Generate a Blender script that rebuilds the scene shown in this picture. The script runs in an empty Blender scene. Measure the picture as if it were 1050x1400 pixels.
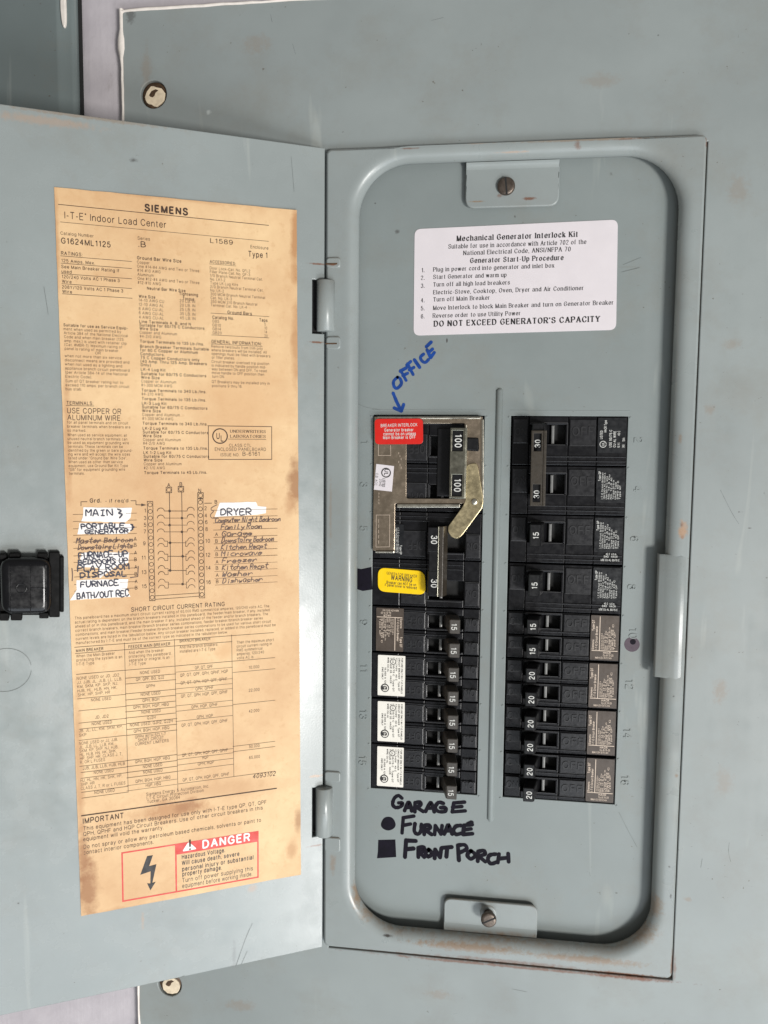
import bpy, math, random
from mathutils import Matrix, Vector, noise
from mathutils.geometry import tessellate_polygon
random.seed(7)
sc = bpy.context.scene
COL = sc.collection
MM = 0.001

# ------------------------------------------------------------------ camera
CR = ((0.9903787026851485, -0.021517609842598852, 0.13670046720601906),
      (0.13805991978641566, 0.08610991948273818, -0.9866734719831302),
      (0.009459588587812394, 0.9960532486937322, 0.08825214983450141))
CP = (15.325, -423.2081, 89.2851)          # millimetres
FPX = 1132.5083                              # focal length in photo pixels (1050 x 1400)
cam = bpy.data.cameras.new('camera')
cam.sensor_fit = 'VERTICAL'; cam.sensor_height = 24; cam.lens = 24 * FPX / 1400
cam.clip_start = 0.02; cam.clip_end = 50
camo = bpy.data.objects.new('camera', cam); COL.objects.link(camo)
camo.matrix_world = Matrix.Translation(Vector(CP) * MM) @ Matrix(CR).to_4x4()
sc.camera = camo

# ------------------------------------------------------------------ light
w = bpy.data.worlds.new('World'); sc.world = w; w.use_nodes = True
bg = w.node_tree.nodes['Background']
bg.inputs['Color'].default_value = (1.0, 0.985, 0.95, 1); bg.inputs['Strength'].default_value = 0.175
def area(name, loc, target, sx, sy, power, col):
    L = bpy.data.lights.new(name, 'AREA'); L.shape = 'RECTANGLE'; L.size = sx; L.size_y = sy
    L.energy = power; L.color = col
    o = bpy.data.objects.new(name, L); COL.objects.link(o)
    o.location = loc
    o.rotation_euler = (Vector(target) - Vector(loc)).to_track_quat('-Z', 'Y').to_euler()
    return o
area('daylight_from_doorway', (1.40, -1.95, -0.66), (0.0, 0.0, 0.02), 0.42, 0.42, 43, (1.0, 0.98, 0.95))
area('daylight_off_driveway', (1.36, -1.22, -1.22), (-0.02, 0.0, -0.05), 0.50, 0.40, 8.5, (1.0, 0.97, 0.94))
area('cool_fill_below', (0.62, -1.45, -1.5), (0.0, 0.0, -0.1), 1.8, 1.2, 18, (0.84, 0.92, 1.0))  # added cool fill, unseen, to make the lower reflections bluish
sc.view_settings.view_transform = 'Standard'; sc.view_settings.look = 'None'
sc.view_settings.exposure = 0.26; sc.view_settings.gamma = 1.0

# ------------------------------------------------------------------ pixel -> plane helpers (photo pixels of 1050 x 1400)
FX0, FX1, FZ0, FZ1 = -74.50, 109.50, -188.43, 234.27      # raised frame
DEAD = -11.0                                              # dead front, behind the frame face
TH = 0.4956                                               # how far the door swings out of the cover's plane
DEX = Vector((math.cos(TH), math.sin(TH), 0)); DN = Vector((math.sin(TH), -math.cos(TH), 0)); DO = Vector((FX0, 0, 0))
def ray(u, v):
    d = Vector(((u - 525) / FPX, -(v - 700) / FPX, -1.0))
    return Matrix(CR) @ d
def PX(u, v, h=DEAD):
    q = ray(u, v); t = (-h - CP[1]) / q.y
    return (CP[0] + t * q.x, CP[2] + t * q.z)
def DX(u, v, h=0.0):
    q = ray(u, v); c = Vector(CP)
    t = ((DO + DN * h - c).dot(DN)) / q.dot(DN)
    p = c + q * t
    return ((p - DO).dot(DEX), p.z)
def DXu(u, y, v0):
    v = v0
    p = DX(u, v)
    for _ in range(12):
        p = DX(u, v)
        v += (p[1] - y) / 0.42
    return p[0]
def zoom(ox, oy, s):
    return lambda x, y: (ox + x / s, oy + y / s)

# ------------------------------------------------------------------ mesh builder
class MB:
    def __init__(s): s.v = []; s.f = []; s.m = []; s.sm = []; s.mats = []
    def mi(s, mat):
        if mat not in s.mats: s.mats.append(mat)
        return s.mats.index(mat)
    def add(s, vs, fs, mat, smooth=False):
        b = len(s.v); s.v += [tuple(p) for p in vs]; k = s.mi(mat)
        for f in fs:
            s.f.append(tuple(b + i for i in f)); s.m.append(k); s.sm.append(smooth)
    def mesh(s, name):
        me = bpy.data.meshes.new(name)
        me.from_pydata([(a * MM, b * MM, c * MM) for a, b, c in s.v], [], s.f)
        for m in s.mats: me.materials.append(m)
        me.polygons.foreach_set('material_index', s.m); me.polygons.foreach_set('use_smooth', s.sm)
        me.update()
        return me
def obj(name, mb, parent=None, label=None, cat=None, group=None, kind=None, mat=None):
    o = bpy.data.objects.new(name, mb.mesh(name) if mb else None)
    COL.objects.link(o)
    if parent: o.parent = parent
    if mat is not None: o.matrix_world = mat
    for k, val in (('label', label), ('category', cat), ('group', group), ('kind', kind)):
        if val: o[k] = val
    if o.data is None: o.empty_display_size = 0.02
    return o
RX = Matrix.Rotation(math.pi / 2, 4, 'X')
def place(x, y, h, rot=0.0):
    return Matrix.Translation(Vector((x, -h, y)) * MM) @ RX @ Matrix.Rotation(rot, 4, 'Z')

def area2(L): return sum(a[0] * b[1] - b[0] * a[1] for a, b in zip(L, L[1:] + L[:1])) / 2
def offs(L, d):
    out = []; n = len(L)
    for i in range(n):
        p, q, r = Vector(L[i - 1]), Vector(L[i]), Vector(L[(i + 1) % n])
        e1 = (q - p).normalized(); e2 = (r - q).normalized()
        n1 = Vector((-e1.y, e1.x)); n2 = Vector((-e2.y, e2.x))
        m = n1 + n2
        if m.length < 1e-6: m = n1
        m.normalize()
        k = d / max(0.35, m.dot(n1))
        out.append((q.x + m.x * k, q.y + m.y * k))
    return out
def prism(mb, loops, h0, h1, mat, bev=0.0, smooth=False, bottom=False):
    """plate with outline loops[0] (holes after it) from h0 up to h1, chamfered along the top edge"""
    if isinstance(loops[0][0], (int, float)): loops = [loops]
    L2 = []
    for i, L in enumerate(loops):
        L = [tuple(p[:2]) for p in L]
        if (area2(L) > 0) != (i == 0): L = L[::-1]
        L2.append(L)
    tops = [offs(L, bev) if bev else L for L in L2]
    flat = [p for L in tops for p in L]
    tri = tessellate_polygon([[Vector((p[0], p[1], 0)) for p in L] for L in tops])
    T = []
    for a, b, c in tri:
        A, B, C_ = flat[a], flat[b], flat[c]
        cr = (B[0] - A[0]) * (C_[1] - A[1]) - (C_[0] - A[0]) * (B[1] - A[1])
        T.append((a, b, c) if cr > 0 else (a, c, b))
    mb.add([(p[0], p[1], h1) for p in flat], T, mat)
    if bottom: mb.add([(p[0], p[1], h0) for p in [q for L in L2 for q in L]], [t[::-1] for t in T], mat)
    for L, Tt in zip(L2, tops):
        n = len(L)
        rings = [[(p[0], p[1], h0) for p in L]]
        if bev:
            mid = offs(L, bev * 0.3)
            rings += [[(p[0], p[1], h1 - bev) for p in L], [(p[0], p[1], h1 - bev * 0.3) for p in mid], [(p[0], p[1], h1) for p in Tt]]
        else: rings.append([(p[0], p[1], h1) for p in L])
        vs = [p for r in rings for p in r]
        fs = [(k * n + i, k * n + (i + 1) % n, (k + 1) * n + (i + 1) % n, (k + 1) * n + i) for k in range(len(rings) - 1) for i in range(n)]
        mb.add(vs, fs, mat, smooth)
def rect(x0, x1, y0, y1): return [(x0, y0), (x1, y0), (x1, y1), (x0, y1)]
def rrect(x0, x1, y0, y1, r, n=5):
    out = []
    for cx, cy, a in ((x1 - r, y0 + r, -90), (x1 - r, y1 - r, 0), (x0 + r, y1 - r, 90), (x0 + r, y0 + r, 180)):
        for i in range(n + 1):
            t = math.radians(a + 90 * i / n); out.append((cx + r * math.cos(t), cy + r * math.sin(t)))
    return out
def rquad(pts, r, n=5):
    """any polygon with its corners rounded"""
    if area2(list(pts)) < 0: pts = pts[::-1]
    out = []; N = len(pts)
    for i in range(N):
        p, q, s = Vector(pts[i - 1]), Vector(pts[i]), Vector(pts[(i + 1) % N])
        rr = r[i] if isinstance(r, (list, tuple)) else r
        a = q + (p - q).normalized() * rr; b = q + (s - q).normalized() * rr
        for k in range(n + 1):
            t = k / n; c = a * (1 - t) ** 2 + q * 2 * t * (1 - t) + b * t * t
            out.append((c.x, c.y))
    return out
def box(mb, x0, x1, y0, y1, h0, h1, mat, bev=0.0): prism(mb, rect(x0, x1, y0, y1), h0, h1, mat, bev)
def circ(x, y, r, n=20, rx=None): return [(x + (rx or r) * math.cos(2 * math.pi * i / n), y + r * math.sin(2 * math.pi * i / n)) for i in range(n)]
def rings(mb, loops, mat, smooth=True, closed=True, cap=False):
    n = len(loops[0]); vs = [p for L in loops for p in L]
    fs = []
    for k in range(len(loops) - 1):
        for i in range(n if closed else n - 1):
            j = (i + 1) % n
            fs.append((k * n + i, k * n + j, (k + 1) * n + j, (k + 1) * n + i))
    mb.add(vs, fs, mat, smooth)
    if cap: mb.add(loops[-1], [tuple(range(n))], mat)
def tube_v(mb, x, h, r, y0, y1, mat, n=20, cap=True):
    L = lambda y, rr: [(x + rr * math.cos(-2 * math.pi * i / n), y, h + rr * math.sin(-2 * math.pi * i / n)) for i in range(n)]
    rings(mb, [L(y0, r * .02), L(y0, r * .9), L(y0 + .35, r), L(y1 - .35, r), L(y1, r * .9), L(y1, r * .02)], mat)
def spline(P, k=5):
    if len(P) < 3: return P
    out = []
    for i in range(len(P) - 1):
        p0 = P[max(i - 1, 0)]; p1 = P[i]; p2 = P[i + 1]; p3 = P[min(i + 2, len(P) - 1)]
        for j in range(k):
            t = j / k
            out.append(tuple(0.5 * ((2 * p1[a]) + (-p0[a] + p2[a]) * t + (2 * p0[a] - 5 * p1[a] + 4 * p2[a] - p3[a]) * t * t + (-p0[a] + 3 * p1[a] - 3 * p2[a] + p3[a]) * t ** 3) for a in (0, 1)))
    out.append(P[-1]); return out
_st = [0]
def stroke(mb, P, wd, h, mat, smooth=True, jit=0.0, fmap=None):
    """a pen stroke: one strip with round ends; every stroke lies a hair above the last"""
    _st[0] = (_st[0] + 1) % 40; h = h + 0.004 * _st[0]
    P = [tuple(p) for p in P]
    if smooth: P = spline(P)
    Q = [P[0]]
    for p in P[1:]:
        if math.hypot(p[0] - Q[-1][0], p[1] - Q[-1][1]) > wd * 0.12: Q.append(p)
    if len(Q) < 2: Q.append((Q[0][0] + wd * .2, Q[0][1]))
    n = len(Q); Lft = []; Rgt = []
    for i in range(n):
        a = Vector(Q[max(i - 1, 0)]); b = Vector(Q[min(i + 1, n - 1)]); t = (b - a)
        if t.length < 1e-9: t = Vector((1, 0))
        t.normalize(); nn = Vector((-t.y, t.x))
        ww = wd / 2 * (1 + jit * random.uniform(-1, 1))
        Lft.append(Vector(Q[i]) + nn * ww); Rgt.append(Vector(Q[i]) - nn * ww)
    def cap(c, a):   # fan half circle starting at angle a
        return [Vector(c) + Vector((math.cos(a + math.pi * k / 5), math.sin(a + math.pi * k / 5))) * wd / 2 for k in range(1, 5)]
    d0 = Vector(Q[1]) - Vector(Q[0]); d1 = Vector(Q[-1]) - Vector(Q[-2])
    c0 = cap(Q[0], math.atan2(d0.y, d0.x) + math.pi / 2); c1 = cap(Q[-1], math.atan2(d1.y, d1.x) - math.pi / 2)
    V = Lft + Rgt; F = [(i, n + i, n + i + 1, i + 1) for i in range(n - 1)]
    b = len(V); V += c0; F.append((0,) + tuple(range(b, b + 4)) + (n,))
    b = len(V); V += c1; F.append((2 * n - 1,) + tuple(range(b, b + 4)) + (n - 1,))
    mb.add([fmap(p.x, p.y, h) if fmap else (p.x, p.y, h) for p in V], F, mat)

# ------------------------------------------------------------------ lettering (flat glyphs from the built-in font)
# skeleton alphabet (cap height 7, x height 5): width | strokes, "~" = curved; drawn with a round pen (sans) or a broad pen with serifs (serif)
SK = {}
for ln in '''A 5.4|0,0 2.7,7 5.4,0;1,2.5 4.4,2.5
B 4.6|0,0 0,7;0,7 2.4,7;~2.4,7 4.1,6.3 4.1,4.4 2.4,3.7;0,3.7 2.6,3.7;~2.6,3.7 4.6,2.9 4.6,.8 2.6,0;2.6,0 0,0
C 5.2|~5.1,5.2 4.2,6.6 2.7,7 .9,6 0,3.5 .9,1 2.7,0 4.3,.5 5.2,2.1
D 5|0,0 0,7;0,7 2,7;~2,7 4,6.2 5,3.5 4,.8 2,0;2,0 0,0
E 4.2|4.2,7 0,7 0,0 4.2,0;0,3.7 3.7,3.7
F 4|4,7 0,7 0,0;0,3.6 3.5,3.6
G 5.4|~5.2,5.3 4.3,6.6 2.7,7 .9,6 0,3.5 .9,1 2.7,0 4.4,.5 5.3,1.6;5.3,1.6 5.3,3.3 3.1,3.3
H 4.9|0,7 0,0;4.9,7 4.9,0;0,3.7 4.9,3.7
I 0|0,7 0,0
J 3.2|3.2,7 3.2,2;~3.2,2 2.9,.6 1.6,0 .4,.5 0,2
K 4.7|0,7 0,0;4.6,7 0,2.6;1.8,4.2 4.7,0
L 3.8|0,7 0,0 3.8,0
M 5.9|0,0 0,7 2.95,0 5.9,7 5.9,0
N 4.9|0,0 0,7 4.9,0 4.9,7
O 5.6|~2.8,7 .9,6.1 0,3.5 .9,.9 2.8,0 4.7,.9 5.6,3.5 4.7,6.1 2.8,7
P 4.4|0,0 0,7;0,7 2.6,7;~2.6,7 4.4,6.3 4.4,3.9 2.6,3.2;2.6,3.2 0,3.2
Q 5.6|~2.8,7 .9,6.1 0,3.5 .9,.9 2.8,0 4.7,.9 5.6,3.5 4.7,6.1 2.8,7;3.4,1.8 5.5,-.4
R 4.8|0,0 0,7;0,7 2.7,7;~2.7,7 4.5,6.3 4.5,4.2 2.7,3.5;2.7,3.5 0,3.5;2.7,3.5 4.8,0
S 4.6|~4.4,5.4 3.6,6.8 2,7 .5,6.3 .5,4.6 2.3,3.7 4.3,2.8 4.4,.9 2.4,0 .7,.5 0,1.9
T 4.8|0,7 4.8,7;2.4,7 2.4,0
U 4.9|0,7 0,2.4;~0,2.4 .6,.6 2.45,0 4.3,.6 4.9,2.4;4.9,2.4 4.9,7
V 5|0,7 2.5,0 5,7
W 7.4|0,7 1.8,0 3.7,7 5.6,0 7.4,7
X 4.8|0,7 4.8,0;4.8,7 0,0
Y 5|0,7 2.5,3.2 5,7;2.5,3.2 2.5,0
Z 4.6|0,7 4.6,7 0,0 4.6,0
a 3.8|~.2,3.7 .8,4.8 2.2,5 3.4,4.5 3.6,3.4;3.6,3.4 3.6,0;~3.6,3 1.6,2.6 .2,2 .1,.7 1.3,0 2.8,.4 3.6,1.5
b 4|0,7 0,0;~0,2.5 .7,4.4 2.2,5 3.6,4.1 4,2.5 3.6,.9 2.2,0 .7,.6 0,2.5
c 3.6|~3.5,3.7 2.9,4.7 2,5 .5,4.1 0,2.5 .5,.9 2,0 3,.3 3.6,1.4
d 4|4,7 4,0;~4,2.5 3.3,4.4 1.8,5 .4,4.1 0,2.5 .4,.9 1.8,0 3.3,.6 4,2.5
e 3.9|0,2.6 3.9,2.6;~3.9,2.6 3.5,4.3 2.1,5 .5,4.2 0,2.6 .5,.8 2.1,0 3.2,.4 3.8,1.4
f 2.2|~2.2,6.9 1.3,7 .8,6.5 .8,5.4;.8,5.4 .8,0;0,4.9 2,4.9
g 4|4,5 4,-.4;~4,-.4 3.5,-1.7 2,-2.1 .8,-1.8 .2,-.9;~4,2.5 3.3,4.4 1.8,5 .4,4.1 0,2.5 .4,.9 1.8,.1 3.3,.6 4,2.5
h 3.7|0,7 0,0;~0,3 .9,4.6 2.2,5 3.4,4.4 3.7,3.1;3.7,3.1 3.7,0
i 0|0,5 0,0;0,6.9 0,6.2
j 1|1,5 1,-1;~1,-1 .8,-1.8 0,-2;1,6.9 1,6.2
k 3.6|0,7 0,0;3.4,5 0,1.8;1.4,3 3.6,0
l 0|0,7 0,0
m 6|0,5 0,0;~0,3 .8,4.6 1.8,5 2.8,4.4 3,3.2;3,3.2 3,0;~3,3 3.8,4.6 4.8,5 5.8,4.4 6,3.2;6,3.2 6,0
n 3.7|0,5 0,0;~0,3 .9,4.6 2.2,5 3.4,4.4 3.7,3.1;3.7,3.1 3.7,0
o 4.1|~2.05,5 .6,4.3 0,2.5 .6,.7 2.05,0 3.5,.7 4.1,2.5 3.5,4.3 2.05,5
p 4|0,5 0,-2;~0,2.5 .7,4.4 2.2,5 3.6,4.1 4,2.5 3.6,.9 2.2,0 .7,.6 0,2.5
q 4|4,5 4,-2;~4,2.5 3.3,4.4 1.8,5 .4,4.1 0,2.5 .4,.9 1.8,0 3.3,.6 4,2.5
r 2.2|0,5 0,0;~0,2.8 .6,4.4 1.4,4.9 2.2,4.9
s 3.4|~3.2,3.8 2.5,4.8 1.5,5 .3,4.3 .4,3.1 1.7,2.6 3.2,2 3.2,.6 1.7,0 .5,.3 0,1.4
t 2.1|.9,6.4 .9,1;~.9,1 1.2,.1 2.1,.1;0,4.9 2,4.9
u 3.7|0,5 0,1.9;~0,1.9 .3,.6 1.5,0 2.8,.4 3.7,2;3.7,5 3.7,0
v 3.8|0,5 1.9,0 3.8,5
w 5.8|0,5 1.4,0 2.9,5 4.4,0 5.8,5
x 3.6|0,5 3.6,0;3.6,5 0,0
y 3.8|0,5 1.9,0;3.8,5 1.9,0 1.2,-1.7 .2,-2
z 3.4|0,5 3.4,5 0,0 3.4,0
0 4|~2,7 .6,6.1 0,3.5 .6,.9 2,0 3.4,.9 4,3.5 3.4,6.1 2,7
1 2.4|.2,5.6 1.8,7 1.8,0
2 4|~.1,5.2 .7,6.6 2,7 3.5,6.4 3.8,5 3,3.5 1,1.8 0,0;0,0 4,0
3 4|~.2,5.6 .9,6.7 2,7 3.5,6.3 3.5,4.3 1.9,3.7;~1.9,3.7 3.8,3.1 3.8,.8 2,0 .6,.5 0,1.7
4 4.2|3,0 3,7 0,2.2 4.2,2.2
5 4|3.6,7 .7,7 .3,3.6;~.3,3.6 2,4.5 3.8,3.6 3.8,1 2,0 .6,.4 0,1.6
6 4|~3.7,5.6 3,6.7 2,7 .6,6 0,3.2 .6,.8 2,0 3.6,.7 3.9,2.2 3.4,3.9 2,4.4 .6,3.7 0,2.3
7 4|0,7 4,7 1.4,0
8 4|~2,7 .5,6.4 .5,4.5 2,3.8 3.7,3 3.9,.9 2,0 .1,.9 .3,3 2,3.8 3.5,4.5 3.5,6.4 2,7
9 4|~.3,1.4 1,.3 2,0 3.4,1 4,3.8 3.4,6.2 2,7 .4,6.3 .1,4.8 .6,3.1 2,2.6 3.4,3.3 4,4.7
. 0|0,0 0,.75
, .3|.3,.3 0,-1
: 0|0,0 0,.75;0,4 0,4.75
' .1|.1,7 0,5.4
" 1.4|.1,7 .1,5.4;1.4,7 1.4,5.4
- 2|0,2.7 2,2.7
/ 2.6|0,-.4 2.6,7.2
( 1.4|~1.4,7.4 .3,5.4 .3,.6 1.4,-1.4
) 1.4|~0,7.4 1.1,5.4 1.1,.6 0,-1.4
# 4|1.4,7 .8,0;3.3,7 2.7,0;.1,4.8 4,4.8;0,2.2 3.9,2.2
& 4.8|~4.8,0 2.6,2.6 .8,5.6 2,7 3.2,5.6 1.6,3.8 .1,2 1,.2 2.6,.2 4.4,2.8
^ 1.2|~.6,7 .1,6.5 .6,6 1.1,6.5 .6,7
! .1|0,7 0,2.2;0,.7 0,0'''.split('\n'):
    SK[ln[0]] = (float(ln[2:].split('|')[0]), [(t[0] == '~', [tuple(float(q) for q in p.split(',')) for p in t.lstrip('~').split()]) for t in ln[2:].split('|')[1].split(';')])
_sk = {}
def skglyph(ch, style, pen):
    """flat glyph (cap height 1) as verts, faces, advance"""
    k = (ch, style, pen)
    if k in _sk: return _sk[k]
    if ch == ' ': _sk[k] = ([], [], (3.1 if style == 'sans' else 3.5) / 7 + pen * .3); return _sk[k]
    wd, sts = SK[ch]; V = []; F = []
    pd = pen * 7; side = .75 if style == 'sans' else .72
    def wof(d):
        if style == 'sans': return pd
        f = abs(d.y * .94 - d.x * .34); return pd * (.42 + .78 * f * f)
    cnt = [0]
    def strip(P):
        kz = cnt[0]; cnt[0] += 1
        Q = [P[0]] + [p for a, p in zip(P, P[1:]) if math.hypot(p[0] - a[0], p[1] - a[1]) > 1e-4]
        n = len(Q)
        if n < 2: return
        b = len(V); closed = math.hypot(Q[0][0] - Q[-1][0], Q[0][1] - Q[-1][1]) < 1e-4
        for i in range(n):
            p = Vector(Q[i])
            e1 = (p - Vector(Q[i - 1])).normalized() if i else ((p - Vector(Q[-2])).normalized() if closed else None)
            e2 = (Vector(Q[i + 1]) - p).normalized() if i < n - 1 else ((Vector(Q[1]) - p).normalized() if closed else None)
            e1 = e1 or e2; e2 = e2 or e1
            t = e1 + e2
            t = t.normalized() if t.length > .25 else e1
            nn = Vector((-t.y, t.x)); kk = max(.55, nn.dot(Vector((-e1.y, e1.x))))
            w_ = wof(t) / 2 / kk
            if not closed and i == 0: p = p - e2 * pd * .12
            if not closed and i == n - 1: p = p + e1 * pd * .12
            V.append((*(p + nn * w_), kz)); V.append((*(p - nn * w_), kz))
        for i in range(n - 1): F.append((b + 2 * i, b + 2 * i + 1, b + 2 * i + 3, b + 2 * i + 2))
    for sm, P in sts:
        if sm: strip(spline(P, 3))
        else:
            run = [P[0]]
            for i in range(1, len(P)):
                run.append(P[i])
                if i < len(P) - 1:
                    a = (Vector(P[i]) - Vector(P[i - 1])).normalized(); c = (Vector(P[i + 1]) - Vector(P[i])).normalized()
                    if a.dot(c) < .55 : strip(run); run = [P[i]]       # sharp corner: butt two strips
            strip(run)
        if style == 'serif' and not sm and ch.isalnum():
            for e, o in ((P[0], P[1]), (P[-1], P[-2])):
                dx, dy = e[0] - o[0], e[1] - o[1]
                if abs(dy) > .8 * abs(dx) and any(abs(e[1] - q) < .06 for q in (0, 7, 5, -2)) and not ch.isdigit():
                    hw = pd * .55 + .62; th = .42; y0 = e[1] if e[1] in (0, -2) else e[1] - th
                    l = hw * (1.0 if not (ch.islower() and y0 > 1) else 1.0); r = hw if not (ch.islower() and y0 > 1) else pd * .4
                    b = len(V); cnt[0] += 1; V.extend([(e[0] - l, y0 - .06, cnt[0]), (e[0] + r, y0 - .06, cnt[0]), (e[0] + r, y0 + th, cnt[0]), (e[0] - l, y0 + th, cnt[0])]); F.append((b, b + 1, b + 2, b + 3))
                elif abs(dx) > abs(dy) and ch in 'EFLTZCGS' and not sm:
                    s_ = -1 if e[1] > 5 else 1
                    b = len(V); cnt[0] += 1; q0, q1 = sorted((e[1], e[1] + s_ * 1.5)); V.extend([(e[0] - .2, q0, cnt[0]), (e[0] + .25, q0, cnt[0]), (e[0] + .25, q1, cnt[0]), (e[0] - .2, q1, cnt[0])]); F.append((b, b + 1, b + 2, b + 3))
    F2 = []
    for f in F:
        a = sum(V[f[i]][0] * V[f[(i + 1) % 4]][1] - V[f[(i + 1) % 4]][0] * V[f[i]][1] for i in range(4))
        F2.append(f if a > 0 else f[::-1])
    V = [((x + side + pd / 2) / 7, y / 7, z) for x, y, z in V]
    _sk[k] = (V, F2, (wd + 2 * side + pd) / 7)
    return _sk[k]
def glyph(ch, bold=0.0, serif=False):
    if ch not in SK and ch != ' ': ch = '-'
    return skglyph(ch, 'serif' if serif else 'sans', (.165 if serif else .128) + bold * 2.2)
CAPH = 1.0
def textw(s, bold=0.0, serif=False, track=0.0): return sum(glyph(c, bold, serif)[2] + track for c in s)
def text(mb, s, x, y, cap, mat, h, width=None, ang=0.0, bold=0.0, serif=False, align='l', shear=0.0, sx=1.0, track=0.0, fmap=None, ext=0.0):
    k = cap / CAPH; nat = textw(s, bold, serif, track) * k
    if width: sx = width / nat
    W = nat * sx; px = 0.0
    if align == 'c': px = -W / 2
    if align == 'r': px = -W
    ca, sa = math.cos(ang), math.sin(ang)
    for c in s:
        V, F, adv = glyph(c, bold, serif)
        if V:
            P = []
            for a, b, kz in V:
                lx = px + (a + shear * b) * k * sx; ly = b * k
                X = x + lx * ca - ly * sa; Y = y + lx * sa + ly * ca
                hk = h + kz * .004; P.append(fmap(X, Y, hk) if fmap else (X, Y, hk))
            if ext:
                cnt = {}
                for f in F:
                    for i in range(len(f)): e = (f[i], f[(i + 1) % len(f)]); cnt[e] = 1
                n = len(P); S = [(b, a, n + a, n + b) for (a, b) in cnt if (b, a) not in cnt]
                mb.add(P + [(p[0], p[1], p[2] - ext) for p in P], list(F) + S, mat)
            else:
                mb.add(P, F, mat)
        px += (adv + track) * k * sx
def textq(mb, s, p0, p1, cap, mat, h, **kw):
    """text from the point p0 to the point p1 (plane coordinates)"""
    dx, dy = p1[0] - p0[0], p1[1] - p0[1]
    text(mb, s, p0[0], p0[1], cap, mat, h, width=math.hypot(dx, dy), ang=math.atan2(dy, dx), **kw)

# single-stroke hand lettering, on a 4 x 6 grid
HAND = {
'A': ['00 26 40', '12 32'], 'B': ['00 06', '06 36 35 33 03', '33 42 41 30 00'], 'C': ['45 36 16 04 02 10 30 41'], 'D': ['00 06', '06 26 44 42 20 00'],
'E': ['46 06 00 40', '03 33'], 'F': ['46 06 00', '03 33'], 'G': ['45 26 05 02 10 40 42 23'], 'H': ['06 00', '46 40', '03 43'], 'I': ['16 36', '26 20', '10 30'],
'L': ['06 00 40'], 'M': ['00 06 23 46 40'], 'N': ['00 06 40 46'], 'O': ['26 05 02 20 41 44 26'], 'P': ['00 06 36 44 33 03'], 'R': ['00 06 36 44 33 03', '13 40'],
'S': ['45 26 05 14 32 41 20 00'], 'T': ['06 46', '26 20'], 'U': ['06 02 10 30 42 46'], 'V': ['06 20 46'], 'Y': ['06 23 46', '23 20'], 'K': ['06 00', '46 03 40'], 'W': ['06 10 24 30 46'],
'/': ['00 46'], '-': ['03 43'], '}': ['16 35 24 43 22 31 10'], '{': ['36 15 24 03 22 11 30'],
'a': ['43 24 03 01 10 30 43 40'], 'b': ['06 00 30 42 33 03'], 'c': ['43 23 02 10 40'], 'd': ['33 13 01 20 41 46 40'], 'e': ['02 42 33 13 01 20 41'], 'f': ['36 25 20', '03 33'],
'g': ['43 13 02 21 43 4g 1g'], 'h': ['06 00 03 23 42 40'], 'i': ['23 20', '25 24'], 'k': ['06 00', '43 02 40'], 'l': ['16 10 30'], 'm': ['00 03 12 10', '12 33 42 40'], 'n': ['03 00 23 42 40'],
'o': ['23 02 10 30 42 23'], 'p': ['03 0g', '03 33 42 31 01'], 'r': ['03 00 12 33 42'], 's': ['43 13 02 41 20 00'], 't': ['26 21 40', '04 44'], 'u': ['03 01 20 43 40'], 'v': ['03 20 43'],
'w': ['03 10 22 30 43'], 'y': ['03 11 31', '43 30 1g'], 'z': ['03 43 00 40'],
}
def hand(mb, s, x, y, cap, width, mat, wd, h, ang=0.0, shear=0.0, jit=0.35, fmap=None, smooth=True):
    k = cap / 6.0; adv = [3.0 if c in ' ' else 5.6 for c in s]; W = sum(adv) - 1.6
    sx = width / W; px = 0.0; ca, sa = math.cos(ang), math.sin(ang)
    for c, a in zip(s, adv):
        dy = random.uniform(-.4, .4) * jit * 2; sc_ = 1 + random.uniform(-.12, .12) * jit * 2
        for st in HAND.get(c, []):
            P = []
            for t in st.split():
                gx = int(t[0]); gy = -2 if t[1] == 'g' else int(t[1])
                gx = gx + random.uniform(-jit, jit); gy = (gy + random.uniform(-jit, jit)) * sc_ + dy
                lx = (px + gx + shear * gy * k / sx) * sx; ly = gy * k
                P.append((x + lx * ca - ly * sa, y + lx * sa + ly * ca))
            stroke(mb, P, wd, h, mat, smooth, 0.12, fmap)
        px += a

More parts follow.
